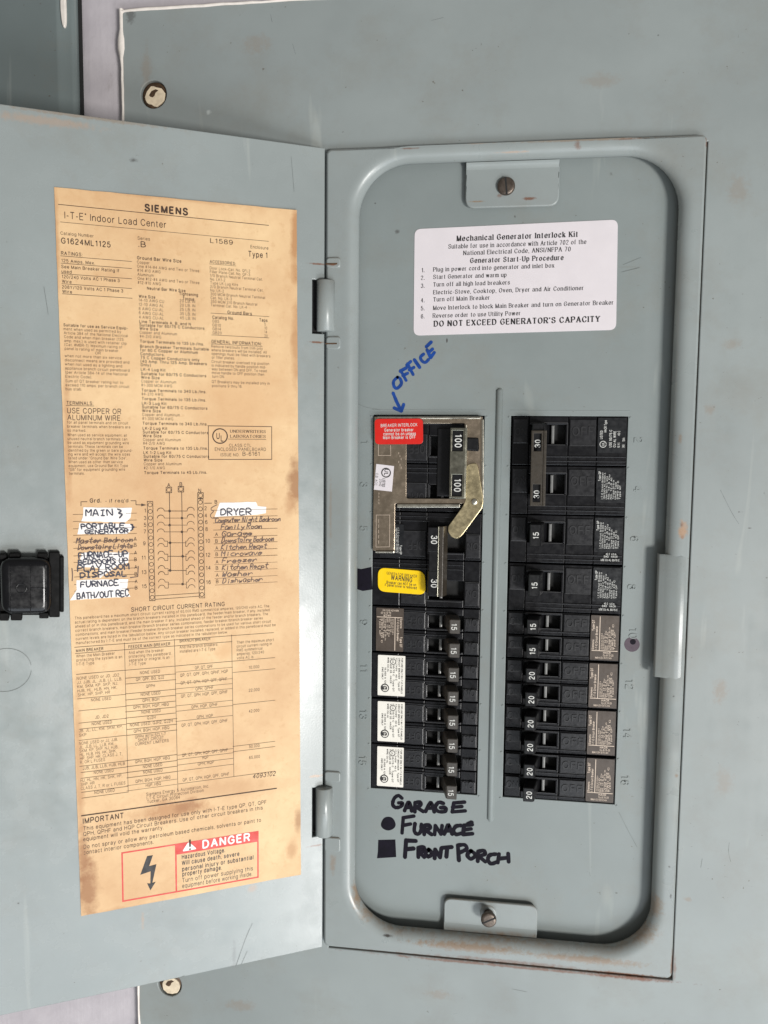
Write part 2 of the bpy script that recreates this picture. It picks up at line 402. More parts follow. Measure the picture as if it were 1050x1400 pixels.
# ------------------------------------------------------------------ materials
def srgb(r, g, b):
    f = lambda c: (c / 255 / 12.92) if c / 255 <= 0.04045 else ((c / 255 + 0.055) / 1.055) ** 2.4
    return (f(r), f(g), f(b), 1)
class N:
    def __init__(s, name):
        s.m = bpy.data.materials.new(name); s.m.use_nodes = True; s.t = s.m.node_tree
        s.b = s.t.nodes['Principled BSDF']; s.tc = s.t.nodes.new('ShaderNodeTexCoord')
    def n(s, typ, **kw):
        o = s.t.nodes.new('ShaderNode' + typ)
        for k, v in kw.items(): setattr(o, k, v)
        return o
    def l(s, a, b): s.t.links.new(a, b)
    def noise(s, scale, detail=4, rough=0.55, stretch=None, dist=0.0):
        o = s.n('TexNoise'); o.inputs['Scale'].default_value = scale; o.inputs['Detail'].default_value = detail
        o.inputs['Roughness'].default_value = rough; o.inputs['Distortion'].default_value = dist
        if stretch:
            mp = s.n('Mapping'); mp.inputs['Scale'].default_value = stretch; s.l(s.tc.outputs['Object'], mp.inputs['Vector']); s.l(mp.outputs[0], o.inputs['Vector'])
        else: s.l(s.tc.outputs['Object'], o.inputs['Vector'])
        return o.outputs[0]
    def ramp(s, x, a, b, va=0.0, vb=1.0):
        o = s.n('MapRange'); o.inputs[1].default_value = a; o.inputs[2].default_value = b; o.inputs[3].default_value = va; o.inputs[4].default_value = vb
        s.l(x, o.inputs[0]); return o.outputs[0]
    def math(s, op, a, b=None):
        o = s.n('Math', operation=op)
        for i, x in enumerate((a, b)):
            if x is None: continue
            if isinstance(x, (int, float)): o.inputs[i].default_value = x
            else: s.l(x, o.inputs[i])
        return o.outputs[0]
    def mix(s, fac, a, b):
        o = s.n('Mix', data_type='RGBA')
        for i, x in ((0, fac), (6, a), (7, b)):
            if isinstance(x, (int, float)): o.inputs[i].default_value = x
            elif isinstance(x, tuple): o.inputs[i].default_value = x
            else: s.l(x, o.inputs[i])
        return o.outputs[2]
    def bump(s, hgt, strength, dist=0.0002, prev=None):
        o = s.n('Bump'); o.inputs['Strength'].default_value = strength; o.inputs['Distance'].default_value = dist
        s.l(hgt, o.inputs['Height'])
        if prev: s.l(prev, o.inputs['Normal'])
        return o.outputs[0]
    def spots(s, col, spots, nsc=350, amp=2.4):
        """stains at given places: (x, y, rx, ry, colour, strength) in mm of the object's own plane"""
        nz = s.noise(nsc, 6, 0.7)
        for (x, y, rx, ry, c, k) in spots:
            mp = s.n('Mapping', vector_type='TEXTURE')
            mp.inputs['Location'].default_value = (x * MM, y * MM, 0); mp.inputs['Scale'].default_value = (rx * MM, ry * MM, 1)
            s.l(s.tc.outputs['Object'], mp.inputs['Vector'])
            sp = s.n('Separate' + 'XYZ'); s.l(mp.outputs[0], sp.inputs[0])
            d = s.math('SQRT', s.math('ADD', s.math('MULTIPLY', sp.outputs[0], sp.outputs[0]), s.math('MULTIPLY', sp.outputs[1], sp.outputs[1])))
            e = s.math('ADD', d, s.math('MULTIPLY', s.math('SUBTRACT', nz, 0.5), amp))
            col = s.mix(s.ramp(e, 1.05, 0.35, 0.0, k), col, c)
        return col
RUST = srgb(112, 66, 38); DUST = srgb(136, 112, 88); TAN = srgb(176, 140, 110); DARK = srgb(52, 44, 40)
def enamel(name, base, rough=0.36, spots=(), speck=True, streak=0.0, dust=False):
    m = N(name)
    n1 = m.noise(9, 5, 0.6); n2 = m.noise(70, 4)
    b2 = tuple(c * 0.86 for c in base[:3]) + (1,)
    col = m.mix(m.ramp(n1, 0.35, 0.65), base, b2)
    if speck:
        sp = m.ramp(m.noise(420, 3, 0.6), 0.705, 0.75)
        sp2 = m.math('MULTIPLY', sp, m.ramp(m.noise(28, 3), 0.47, 0.56))
        col = m.mix(m.math('MULTIPLY', sp2, 0.9), col, srgb(84, 76, 66))
        sc_ = m.ramp(m.noise(60, 3, 0.6, (1, 0.12, 1), 0.6), 0.66, 0.74, 0.0, 0.35)
        col = m.mix(sc_, col, srgb(176, 180, 174))
        dirt = m.math('MULTIPLY', m.ramp(m.noise(14, 8, 0.75), 0.50, 0.76), 0.36)
        col = m.mix(dirt, col, srgb(126, 118, 104))
    if dust:     # grime that has settled on surfaces that face up
        g = m.n('NewGeometry'); sx = m.n('SeparateXYZ'); m.l(g.outputs['Normal'], sx.inputs[0])
        up = m.ramp(sx.outputs[2], 0.35, 0.95)
        col = m.mix(m.math('MULTIPLY', up, m.math('MULTIPLY', m.ramp(m.noise(300, 6, 0.7), 0.38, 0.62, 0.1, 0.9), m.ramp(m.noise(22, 3), 0.36, 0.62, 0.2, 1.0))), col, DUST)
    if spots: col = m.spots(col, spots)
    m.l(col, m.b.inputs['Base Color'])
    r = m.ramp(n2, 0.3, 0.7, rough - 0.06, rough + 0.10)
    if streak:
        s_ = m.noise(160, 4, 0.6, (1, 0.03, 1)); r = m.math('ADD', r, m.ramp(s_, 0.35, 0.65, -streak, streak))
    m.l(r, m.b.inputs['Roughness'])
    nb = m.bump(m.noise(900, 2), 0.13, 0.0001)
    nb = m.bump(m.noise(7, 2), 0.12, 0.0012, nb)
    m.l(nb, m.b.inputs['Normal'])
    return m.m
def plain(name, col, rough=0.5, metal=0.0, nz=0.12, sc_=120, bumpk=0.0, spec=None, spots=()):
    m = N(name)
    c = m.mix(m.ramp(m.noise(sc_, 5, 0.65), 0.3, 0.7), tuple(x * (1 - nz) for x in col[:3]) + (1,), tuple(min(1, x * (1 + nz)) for x in col[:3]) + (1,))
    if spots: c = m.spots(c, spots)
    m.l(c, m.b.inputs['Base Color'])
    m.b.inputs['Metallic'].default_value = metal
    m.l(m.ramp(m.noise(sc_ * 2.3, 4), 0.3, 0.7, max(0.05, rough - 0.08), rough + 0.08), m.b.inputs['Roughness'])
    if spec is not None: m.b.inputs['Specular IOR Level'].default_value = spec
    if bumpk: m.l(m.bump(m.noise(sc_ * 6, 3), bumpk, 0.0002), m.b.inputs['Normal'])
    return m.m
GREY = srgb(146, 153, 152)
def pxs(lst, h=0.0, f=PX): return [(*f(u, v, h), rx, ry, c, k) for (u, v, rx, ry, c, k) in lst]
M = {}
M['cover'] = enamel('grey_enamel_cover', GREY, 0.42, streak=0.035, spots=pxs([(985, 945, 4, 7, DUST, .35), (940, 1230, 2, 1.5, DUST, .4), (900, 48, .5, .5, DARK, .7), (970, 560, 3, 3, DUST, .3), (1000, 470, 5, 3, DUST, .25), (990, 1070, 5, 9, DUST, .25), (600, 1360, 8, 3, DUST, .3), (330, 1375, 10, 4, DUST, .3), (350, 60, 9, 5, DUST, .25), (820, 110, 10, 4, DUST, .25), (1010, 260, 6, 8, DUST, .25), (205, 250, 1.2, 16, DUST, .45), (1025, 722, 1.2, .4, DARK, .8), (1010, 700, .6, .5, DARK, .8), (200, 100, 3, 14, DUST, .3), (178, 20, 3, 5, DARK, .5), (285, 153, 1.5, 1.4, srgb(184, 190, 188), .7), (160, 240, 2, 9, DUST, .4)], -4) + [(30, FZ0 - 4.0, 85, .9, RUST, .7), (90, FZ0 - 3.9, 24, 1.4, RUST, .8), (FX1 + 2.2, FZ0 + 4, .9, 8, RUST, .5)])
M['door'] = enamel('grey_enamel_door', GREY, 0.23, spots=[(*DX(u, v), rx, ry, c, k) for (u, v, rx, ry, c, k) in [(185, 1030 + 122, .1, .1, DARK, 0), (434, 361, 5, .6, RUST, .8), (434, 468, 5, .7, RUST, .85), (432, 1061, 4, .9, TAN, .7), (432, 1156, 5, .7, RUST, .6), (120, 160, 40, 1.2, DUST, .5), (183, 219, 2, 1.2, DARK, .6), (60, 165, 26, 2.5, TAN, .35), (150, 1362, 60, 1.4, TAN, .5), (195, 1258, 1.0, 5, TAN, .4), (345, 1215, 3, 2.5, TAN, .4), (320, 1305, 1.2, 9, srgb(110, 112, 112), .4), (25, 1235, .6, .5, DARK, .8), (95, 560, .5, .5, DARK, .7)]])
M['frame'] = enamel('grey_enamel_frame', GREY, 0.30, dust=True, spots=[(20, FZ0, 95, .75, RUST, .8), (85, FZ0, 26, 1.3, RUST, .95), (FX1, FZ0 + 8, .9, 9, RUST, .8), (FX1, 60, .35, 150, DARK, .6)] + pxs([
    (790, 198, 1.6, 2.6, RUST, .55), (793, 221, 2.2, .8, RUST, .7),
    (470, 200, 9, .6, RUST, .7), (800, 191, 40, .8, DUST, .6), (655, 195, 10, .7, TAN, .6), (932, 718, 1.1, 1.6, RUST, .8), (933, 734, 1.0, 1.4, RUST, .7), (934, 725, 2.6, 5.0, TAN, .8),
    (530, 1280, 2.6, 1.0, DARK, .9), (488, 1225, 3.6, 9, DUST, .85), (505, 1250, 7, 5, DUST, .6), (893, 1240, 6, 8, DUST, .55), (968, 192, 1.2, 4, RUST, .9),
    (560, 203, 5, .5, RUST, .6), (700, 207, 9, .5, TAN, .5), (860, 190, 8, .5, RUST, .5), (930, 600, 1.0, 3, DUST, .5), (941, 860, .8, 3.5, DUST, .5), (925, 1060, 1, 1.4, DUST, .6), (640, 1295, 34, 3.0, DUST, .75), (800, 1312, 34, 2.4, DUST, .7), (870, 1275, 12, 7, DUST, .6), (700, 1315, 40, 1.2, RUST, .5), (455, 1180, 2, 7, DUST, .45), (452, 700, .8, 20, DUST, .3), (455, 362, 3.2, .5, RUST, .9), (455, 470, 3.2, .5, RUST, .95), (915, 1185, .8, .8, DARK, .8), (921, 952, .7, .7, DARK, .8), (917, 1225, .7, 1.4, DARK, .7)], 0))
M['deadfront'] = enamel('shaded_enamel_dead_front', srgb(135, 143, 142), 0.42, streak=0.03, spots=pxs([(543, 317, 1.3, 1.4, DARK, .6), (611, 466, .5, 1.6, DARK, .85), (513, 278, .5, .5, DARK, .8), (843, 1221, .9, .6, DARK, .8), (860, 365, 6, .5, srgb(120, 122, 116), .3), (704, 296, .5, .8, DARK, .7), (836, 238, 1, 1, DARK, .4)], DEAD))  # base darker than the cover's: shade of the recess put into the colour
M['tab'] = enamel('grey_enamel_tab', GREY, 0.34, dust=True, spots=pxs([(723, 274, 3.6, .9, RUST, .8), (684, 270, 1.6, 1.2, RUST, .5), (652, 278, 5, .5, DUST, .8), (680, 1277, 26, 3.0, DUST, .75), (640, 1280, 14, 2.6, DUST, .75)], -11))
M['wall'] = None
m = N('painted_wall'); c = m.mix(m.ramp(m.noise(30, 5), 0.35, 0.65), srgb(196, 190, 194), srgb(178, 172, 177))
c = m.mix(m.ramp(m.noise(80, 6, 0.7, (1, .3, 1)), 0.66, 0.76, 0, .5), c, srgb(150, 140, 138)); m.l(c, m.b.inputs['Base Color'])
m.b.inputs['Roughness'].default_value = 0.55
m.l(m.bump(m.noise(260, 3), 0.35, 0.0006, m.bump(m.noise(120, 3, .6, (3, .05, 1)), 0.2, 0.0006)), m.b.inputs['Normal']); M['wall'] = m.m
M['caulk'] = plain('white_paint_bead', srgb(226, 218, 210), 0.4, nz=.1, sc_=200, bumpk=.2)
M['oldpaint'] = plain('cream_paint', srgb(222, 205, 178), 0.55, nz=.2, sc_=250, bumpk=.3, spots=[])
M['rustmetal'] = plain('rusty_steel', srgb(84, 64, 46), 0.6, 0.3, nz=.5, sc_=400, bumpk=.4)
M['dark'] = plain('dark_gap', (0.012, 0.012, 0.012, 1), 0.8)
M['black'] = plain('black_phenolic', (0.007, 0.007, 0.0085, 1), 0.30, nz=.25, sc_=150, bumpk=.10, spec=.32)
M['blackpad'] = plain('worn_black_phenolic', (0.012, 0.012, 0.014, 1), 0.36, nz=.25, sc_=220, bumpk=.15, spec=.45)
M['emboss'] = plain('moulded_letters', (0.022, 0.022, 0.024, 1), 0.36)
M['handle'] = plain('black_handle', (0.007, 0.007, 0.008, 1), 0.36, sc_=180, bumpk=.1, spec=.35)
M['handlegrey'] = plain('dark_grey_handle', srgb(70, 66, 62), 0.5, sc_=180, bumpk=.1)
M['stub'] = plain('grey_handle_root', srgb(120, 120, 118), 0.3, nz=.25, sc_=300)
M['tie'] = plain('grey_brown_tie_bar', srgb(58, 52, 44), 0.42, 0.15, nz=.2, sc_=260, bumpk=.2)
M['zinc'] = plain('yellow_zinc_plate', srgb(206, 188, 166), 0.24, 1.0, nz=.10, sc_=140, bumpk=.05)
M['lever'] = plain('brassy_zinc_lever', srgb(205, 190, 152), 0.34, 1.0, nz=.22, sc_=170, bumpk=.08)
M['bright'] = plain('bright_zinc', srgb(205, 200, 186), 0.3, 1.0, nz=.12, sc_=160)
M['bracket'] = plain('dull_zinc_bracket', srgb(150, 148, 134), 0.30, 1.0, nz=.2, sc_=180)
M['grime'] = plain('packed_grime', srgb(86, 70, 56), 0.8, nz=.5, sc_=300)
M['edge'] = plain('black_edge_highlight', (0.055, 0.055, 0.057, 1), 0.4)  # lighter black for thin strips that paint highlights along the breaker edges
M['scribe'] = plain('scribed_line', srgb(96, 100, 98), 0.6)
M['cabinet'] = enamel('shaded_grey_enamel', srgb(112, 122, 122), 0.36)  # same kind of grey enamel, darkened so the colour holds its shade
M['screw'] = plain('dark_screw_steel', srgb(104, 94, 86), 0.45, 0.85, nz=.3, sc_=420, bumpk=.3)
M['white'] = plain('white_sticker', srgb(218, 211, 214), 0.42, nz=.03, sc_=60)
M['whitebr'] = plain('white_breaker_label', srgb(232, 228, 218), 0.45, nz=.05, sc_=200)
M['brownlab'] = plain('brown_breaker_label', srgb(74, 64, 56), 0.4, nz=.12, sc_=200)
M['blacklab'] = plain('black_breaker_label', (0.008, 0.009, 0.011, 1), 0.32, nz=.12, sc_=200)
M['tape'] = plain('white_correction_tape', srgb(232, 227, 222), 0.5, nz=.05, sc_=200)
M['ink'] = plain('black_ink', (0.02, 0.018, 0.018, 1), 0.6)
M['brownink'] = plain('aged_ink', srgb(62, 42, 28), 0.7)
M['greyink'] = plain('faded_ink', srgb(84, 58, 38), 0.7)
M['penink'] = plain('blue_black_pen', srgb(44, 46, 64), 0.6)
M['scriptink'] = plain('old_pen', srgb(92, 68, 58), 0.6)
M['cream'] = plain('cream_print', srgb(214, 196, 178), 0.5)
M['whiteprint'] = plain('white_print', srgb(205, 205, 200), 0.5)
M['red'] = plain('red_sticker', srgb(206, 34, 26), 0.35, nz=.05)
M['redink'] = plain('red_print', srgb(206, 62, 52), 0.55, nz=.08)
M['yellow'] = plain('yellow_sticker', srgb(246, 204, 10), 0.35, nz=.05)
M['marker'] = plain('black_marker', srgb(16, 12, 24), 0.6, nz=.4, sc_=260, spec=.15)
M['blue'] = plain('blue_marker', srgb(16, 62, 136), 0.4, nz=.3, sc_=260)
M['purple'] = plain('purple_marker', srgb(72, 56, 68), 0.45, nz=.2, sc_=260)
M['latch'] = plain('smoky_black_plastic', (0.005, 0.005, 0.006, 1), 0.22, nz=.2, spec=.3)
M['latchbase'] = plain('black_plastic_base', (0.004, 0.004, 0.004, 1), 0.6, spec=.12)
BROWN = srgb(140, 88, 46); BR2 = srgb(170, 118, 72)
def paper():
    m = N('aged_kraft_paper')
    c = m.mix(m.ramp(m.noise(12, 7, 0.65), 0.32, 0.68), srgb(228, 196, 150), srgb(196, 154, 110))
    c = m.mix(m.ramp(m.noise(240, 6, 0.75), 0.56, 0.74, 0, .5), c, srgb(190, 144, 96))
    c = m.mix(m.ramp(m.noise(40, 7, 0.7), 0.54, 0.72, 0, .45), c, srgb(192, 146, 98))
    P = lambda L: [(*DX(u, v), rx, ry, cc, k) for (u, v, rx, ry, cc, k) in L]
    c = m.spots(c, P([(403, 330, 3, 26, BR2, .8), (404, 660, 5, 16, BROWN, .75), (396, 690, 4, 8, BR2, .5), (404, 470, 3, 26, BR2, .6), (408, 1120, 3, 8, BROWN, .6), (398, 1160, 3.5, 7, BR2, .5),
        (120, 1215, 6, 18, BROWN, .75), (114, 1170, 3.5, 16, BROWN, .7), (235, 1108, 22, 6, BR2, .75), (255, 1102, 7, 5, BROWN, .55), (76, 330, 2, 30, BR2, .55), (92, 600, 2, 40, BR2, .5), (108, 1050, 2.5, 50, BR2, .55),
        (308, 890, 6, 5, srgb(208, 166, 118), .8), (230, 268, 50, 2.5, BR2, .45), (170, 1245, 22, 3, BR2, .5), (330, 560, 26, 34, srgb(204, 160, 112), .45), (150, 480, 30, 20, srgb(204, 160, 112), .4), (240, 740, 60, 30, srgb(200, 156, 110), .4), (300, 1080, 50, 6, BR2, .3)]), 120, 1.9)
    m.l(c, m.b.inputs['Base Color']); m.b.inputs['Roughness'].default_value = 0.62
    m.l(m.bump(m.noise(500, 4), 0.12, 0.0002, m.bump(m.noise(22, 4), 0.5, 0.0012)), m.b.inputs['Normal'])
    return m.m
M['paper'] = paper()

# ------------------------------------------------------------------ wall
mb = MB(); prism(mb, [rect(-900, 900, -900, 900), rect(FX0 - 30, FX1 + 30, FZ0 - 30, FZ1 + 30)], -60, -9, M['wall'])
wall = obj('wall', mb, None, 'painted off-white wall strip and surface behind the grey panel', kind='structure', mat=place(0, 0, 0))

# ------------------------------------------------------------------ neighbouring cabinet at the left
cab = obj('metal_cabinet', None, None, 'grey metal cabinet with painted shade beside the panel at the left edge, half hidden by the door', 'cabinet', mat=place(0, 0, 0))
cxr = PX(108, 160, -5)[0]; cxe = PX(86, 120, -5)[0]
mb = MB()
prof = [(-620, -1.2), (cxe - 1.2, -1.2), (cxe, -1.0), (cxe + 1.0, -1.9), (cxr - 2.2, -2.1), (cxr - .8, -2.6), (cxr, -4.2), (cxr, -6.4)]
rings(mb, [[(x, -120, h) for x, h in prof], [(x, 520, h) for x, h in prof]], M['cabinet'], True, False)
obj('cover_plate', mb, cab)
mb = MB(); prism(mb, rect(cxr + .1, cxr + 2.2, -120, 520), -6.6, -6.3, M['dark']); obj('edge_gap', mb, cab)
mb = MB(); x, y = PX(88, 12, -1.5)
prism(mb, spline([(x - 1.6, y + 9), (x - 2.0, y + 1), (x - 1.3, y - 7), (x - .2, y - 9.5), (x + .9, y - 7), (x + 1.0, y + 2), (x + .6, y + 9), (x - 1.6, y + 9)], 4)[:-1], -2.6, -.6, M['caulk'], .5, True)
obj('paint_drip', mb, cab)

# ------------------------------------------------------------------ the panel
panel = obj('electrical_panel', None, None, 'grey steel breaker panel with its door swung open to the left', 'electrical panel', mat=place(0, 0, 0))
CX0, CX1, CY0, CY1 = -183.4, 330.0, -420.0, 308.5
mb = MB()
scr = [PX(210, 129, -4), PX(232, 1346, -4)]
prism(mb, [rrect(CX0, CX1, CY0, CY1, 2, 3), rect(FX0 + 2, FX1 + 1.25, FZ0 - 3.1, FZ1 - 2)] + [circ(x, y, 7.0, 28) for x, y in scr], -8.5, -4, M['cover'], .5)
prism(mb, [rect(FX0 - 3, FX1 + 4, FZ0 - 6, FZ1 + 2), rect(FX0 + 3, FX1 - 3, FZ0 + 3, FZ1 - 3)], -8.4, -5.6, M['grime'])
obj('cover_plate', mb, panel)
mb = MB()      # rough bead of wall paint down the cover's left edge
for seg in range(2):
    P = [(CX0 - .6 + .9 * noise.noise((y * .11, 3.1, seg)) , y) for y in range(-420, 313, 5)] if seg == 0 else [(x, CY1 + .5 + .8 * noise.noise((x * .1, 7.7, 0))) for x in range(-184, 331, 5)]
    L = []
    for i, (x, y) in enumerate(P):
        r = 1.0 + .6 * noise.noise((i * .37, 1.7, seg)) + (1.1 if seg == 0 and 285 < y < 300 else 0)
        if seg == 0: L.append([(x + r * math.cos(t) * 1.1, y, -5.6 + 2.2 * math.sin(t)) for t in [math.pi * k / 6 for k in range(7)]][::-1])
        else: L.append([(x, y + r * math.cos(t), -5.6 + 2.2 * math.sin(t)) for t in [math.pi * k / 6 for k in range(7)]])
    rings(mb, L, M['caulk'], True, False)
obj('paint_bead', mb, panel)
for (x, y) in scr:
    mb = MB(); prism(mb, circ(x, y, 7.0, 28), -9, -6.6, M['dark'])
    L = [[(px, py, -5.0 if k == 2 else -5.6) for px, py in circ(x, y, r, 24)] for k, r in enumerate((6.6, 6.2, 5.6))]
    rings(mb, [[(p[0], p[1], -6.8) for p in circ(x, y, 6.7, 24)]] + L + [[(p[0], p[1], -4.7) for p in circ(x, y, 3, 24)], [(p[0], p[1], -4.6) for p in circ(x, y, .1, 24)]], M['rustmetal'])
    s = obj('cover_screw', mb, panel)
    mb = MB(); prism(mb, [(x + .6 + 5.3 * math.cos(a) * (1 + .16 * noise.noise((a * 2, x, 1))), y - 1.0 + 5.0 * math.sin(a) * (1 + .25 * noise.noise((a * 1.7, y, 4)))) for a in [2 * math.pi * i / 22 for i in range(22)]], -5.2, -4.25, M['oldpaint'], .25)
    obj('paint_blob', mb, s)
    mb = MB(); prism(mb, [(x - 2.6, y - .2), (x - 1.2, y + 1.8), (x + 1.0, y + 2.6), (x + 2.6, y + 2.0), (x + 1.0, y + .9), (x + .4, y - .6), (x - .6, y - 1.4), (x - 2.0, y - 1.0)], -5, -4.2, M['rustmetal']); obj('screw_slot', mb, s)

# raised frame with a rolled inner lip
IL, IR, IT, IB = PX(489, 700, -5.6)[0], PX(924, 380, -5.6)[0], PX(600, 223, -5.6)[1], PX(566, 1268, -5.6)[1]
RW, RD = 6.0, 5.2
def loop(l, r, b, t, rad, h, n=12): return [(x, y, h) for x, y in rrect(l, r, b, t, rad, n)]
L = [loop(FX0, FX1, FZ0, FZ1, 2.6, -6.4), loop(FX0, FX1, FZ0, FZ1, 2.6, -1.1), loop(FX0 + .35, FX1 - .35, FZ0 + .35, FZ1 - .35, 2.5, -.35), loop(FX0 + 1.2, FX1 - 1.2, FZ0 + 1.2, FZ1 - 1.2, 2, 0)]
def inner(o, h): return loop(IL - o, IR + o, IB - o, IT + o, 26 + o, h)
L.append([(a[0], a[1], 0) for a in inner(RW + .9, 0)])
for k in range(0, 9):
    a = math.pi / 2 * k / 8; L.append(inner(RW * (1 - math.sin(a)), -RD * (1 - math.cos(a)) - .02))
L.append(inner(0.05, -6.2)); L.append(inner(.9, -6.6)); L.append(inner(1.2, -5.6))
mb = MB(); rings(mb, [l for l in L[:2]], M['frame'], False); rings(mb, L[1:4], M['frame'], True); rings(mb, L[3:5], M['frame'], False); rings(mb, L[4:], M['frame'], True)
for (v0, v1) in ((352, 367), (460, 478), (1054, 1069), (1144, 1164)):      # pressed hinge dimples
    y1 = PX(455, v0, 0)[1]; y0 = PX(455, v1, 0)[1]; x1 = PX(466, v0, 0)[0]
    prism(mb, rrect(FX0 + .4, x1, y0, y1, 1.6, 4), -.2, .9, M['frame'], .7, True)
frame = obj('raised_frame', mb, panel)
for (v0, v1) in ((354, 366), (462, 476)):
    y = PX(455, (v0 + v1) / 2 + 1, 0)[1]; mb = MB(); box(mb, FX0 + .2, FX0 + 6.2, y - .35, y + .35, .5, .98, M['rustmetal']); obj('rust_slit', mb, frame)
# door catch on the right side of the frame
y1 = PX(905, 758, -2)[1]; y0 = PX(898, 926, -2)[1]; xc = PX(897, 840, -3.2)[0]; xk = PX(927, 840, .5)[0]
mb = MB()
P = [(xk + 2.6, .03), (xk + 1.5, .3), (xk + .4, .5), (xk - 1.2, .2), (xk - 3.5, -.5), (xc + 3.4, -1.5), (xc + 2.9, -1.9), (xc + .8, -2.3), (xc, -3.2), (xc + .1, -6)]
Q = [(a + .9 if i > 2 else a, b - 1.1) for i, (a, b) in enumerate(P)]
ys = [y0, y0 + 1.2, y1 - 1.2, y1]
rings(mb, [[(a, y, b - (.5 if j in (0, 3) else 0)) for a, b in P] for j, y in enumerate(ys)], M['frame'], True, False)
rings(mb, [[(a, y, b) for a, b in Q][::-1] for y in (y0, y1)], M['frame'], True, False)
for y, fl in ((y0, 1), (y1, 0)):
    V = [(a, y, b - .5) for a, b in P] + [(a, y, b) for a, b in Q]; n = len(P)
    mb.add(V, [(i, i + 1, n + i + 1, n + i) if fl else (i + 1, i, n + i, n + i + 1) for i in range(n - 1)], M['frame'])
obj('door_catch', mb, frame)
# hinge knuckles
for (v0, v1) in ((383, 453), (1077, 1143)):
    y1 = PX(443, v0, 2)[1]; y0 = PX(443, v1, 2)[1]
    mb = MB(); tube_v(mb, FX0 + .2, .6, 4.6, y0, y1, M['frame'], 28); obj('hinge_knuckle', mb, panel)
# screw tabs
def slot_screw(x, y, h, r, ang, parent, shank=0.0, tilt=(0, 0)):
    mb = MB()
    if shank:
        rings(mb, [[(px, py, -7.4) for px, py in circ(x, y, 2.5, 20)]] + [[(px + 0, py, -7.4 + shank * t) for px, py in circ(x, y, 2.5 if int(t * 8) % 2 else 2.2, 20)] for t in [i / 8 for i in range(1, 9)]], M['screw'])
    rings(mb, [[(px, py, z) for px, py in circ(x, y, rr, 28)] for rr, z in ((r, h - 2.2), (r, h - .8), (r * .94, h - .3), (r * .8, h - .05), (r * .55, h), (.05, h + .05))], M['screw'])
    s = obj('tab_screw', mb, parent)
    c, sn = math.cos(ang), math.sin(ang); mb = MB()
    prism(mb, [(x + a * c - b * sn, y + a * sn + b * c) for a, b in rect(-r * .96, r * .96, -.42, .42)], h - .5, h + .07, M['dark']); obj('screw_slot', mb, s)
for nm, (ua, va), (ub, vb), (su, sv), ang, up in (('top', (637, 226), (764, 281), (692, 253.5), math.radians(-84), True), ('bot', (607, 1228), (735, 1286), (668, 1259), math.radians(28), False)):
    h = -7.6
    x0, ya = PX(ua, va, h); x1, yb = PX(ub, vb, h)
    if not up: x1 = PX(735, 1250, h)[0]
    mb = MB()
    if up:
        out = rquad([(x0, yb), (x1, yb), (x1, IT + .4), (x0, IT + .4)], [5, 5, .1, .1])
    else:
        out = rquad([(x0, IB - .4), (x1, IB - .4), (x1, ya), (x0, ya)], [.1, .1, 4.5, 4.5])
    prism(mb, out, h - 1.3, h, M['tab'], .55, True, True)
    # bend that runs up into the frame lip
    e = IT if up else IB; s_ = -1 if up else 1
    cur = [(e + s_ * 3.4, h + .02), (e + s_ * 1.8, h + .35), (e + s_ * .7, h + 1.2), (e + s_ * .2, h + 1.9)]
    Ls = [[(x0 + .3, y, hh), (x1 - .3, y, hh)] for y, hh in cur]
    rings(mb, Ls if not up else [l[::-1] for l in Ls], M['tab'], True, False)
    tab = obj('screw_tab', mb, frame)
    hs = h + (2.0 if up else 7.5)
    sx_, sy_ = PX(su, sv, hs)
    slot_screw(sx_, sy_, hs, 4.4 if up else 4.1, ang, panel, 0 if up else 6.5)
    if not up:
        mb = MB(); rings(mb, [[(p[0], p[1], h + z) for p in circ(sx_ - .2, sy_ - .2, r, 24)] for r, z in ((4.6, .02), (4.2, .5), (3.2, .8), (2.6, .6))], M['tab']); obj('screw_collar', mb, tab)

# box behind the dead front
mb = MB(); prism(mb, rect(IL - 20, IR + 20, IB - 20, IT + 20), -95, -60, M['dark'])
for a in (rect(IL - 22, IL - 20, IB - 20, IT + 20), rect(IR + 20, IR + 22, IB - 20, IT + 20), rect(IL - 20, IR + 20, IB - 22, IB - 20), rect(IL - 20, IR + 20, IT + 20, IT + 22)): prism(mb, a, -95, -9, M['dark'], bottom=True)
obj('enclosure_box', mb, panel)
# dead front
L0, L1, R0, R1, OT, OB = -50.86, 7.23, 20.80, 79.29, 101.6, -101.6
mb = MB()
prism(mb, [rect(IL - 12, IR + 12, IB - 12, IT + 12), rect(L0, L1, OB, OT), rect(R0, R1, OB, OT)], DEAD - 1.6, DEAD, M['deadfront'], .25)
yt = PX(683, 532, DEAD)[1]; yb = PX(671, 1122, DEAD)[1]; xr = 14.7; Ls = []
for y, k in [(yb - .6, .05), (yb, .6), (yb + .8, 1), (yt - .8, 1), (yt, .6), (yt + .6, .05)]:
    Ls.append([(xr - 1.75 * math.cos(t) * max(k, .5), y, DEAD - .02 + 1.5 * math.sin(t) * k) for t in [math.pi * i / 8 for i in range(9)]])
rings(mb, [l for l in Ls], M['deadfront'], True, False)
for (x0, x1) in ((L0, L1), (R0, R1)):      # coined line round each opening
    for (a, b, c, d) in ((x0 - .8, x1 + .8, OT + 2.6, OT + 2.95),): box(mb, a, b, c, d, DEAD - .1, DEAD + .12, M['deadfront'], .1)
    for i in range(9):
        for xx in (x0 - 1.1, x1 + 1.1): prism(mb, circ(xx, OT - .6 - 25.4 * i, .55, 8), DEAD - .1, DEAD + .28, M['deadfront'], .2, True)
dead = obj('dead_front', mb, panel)
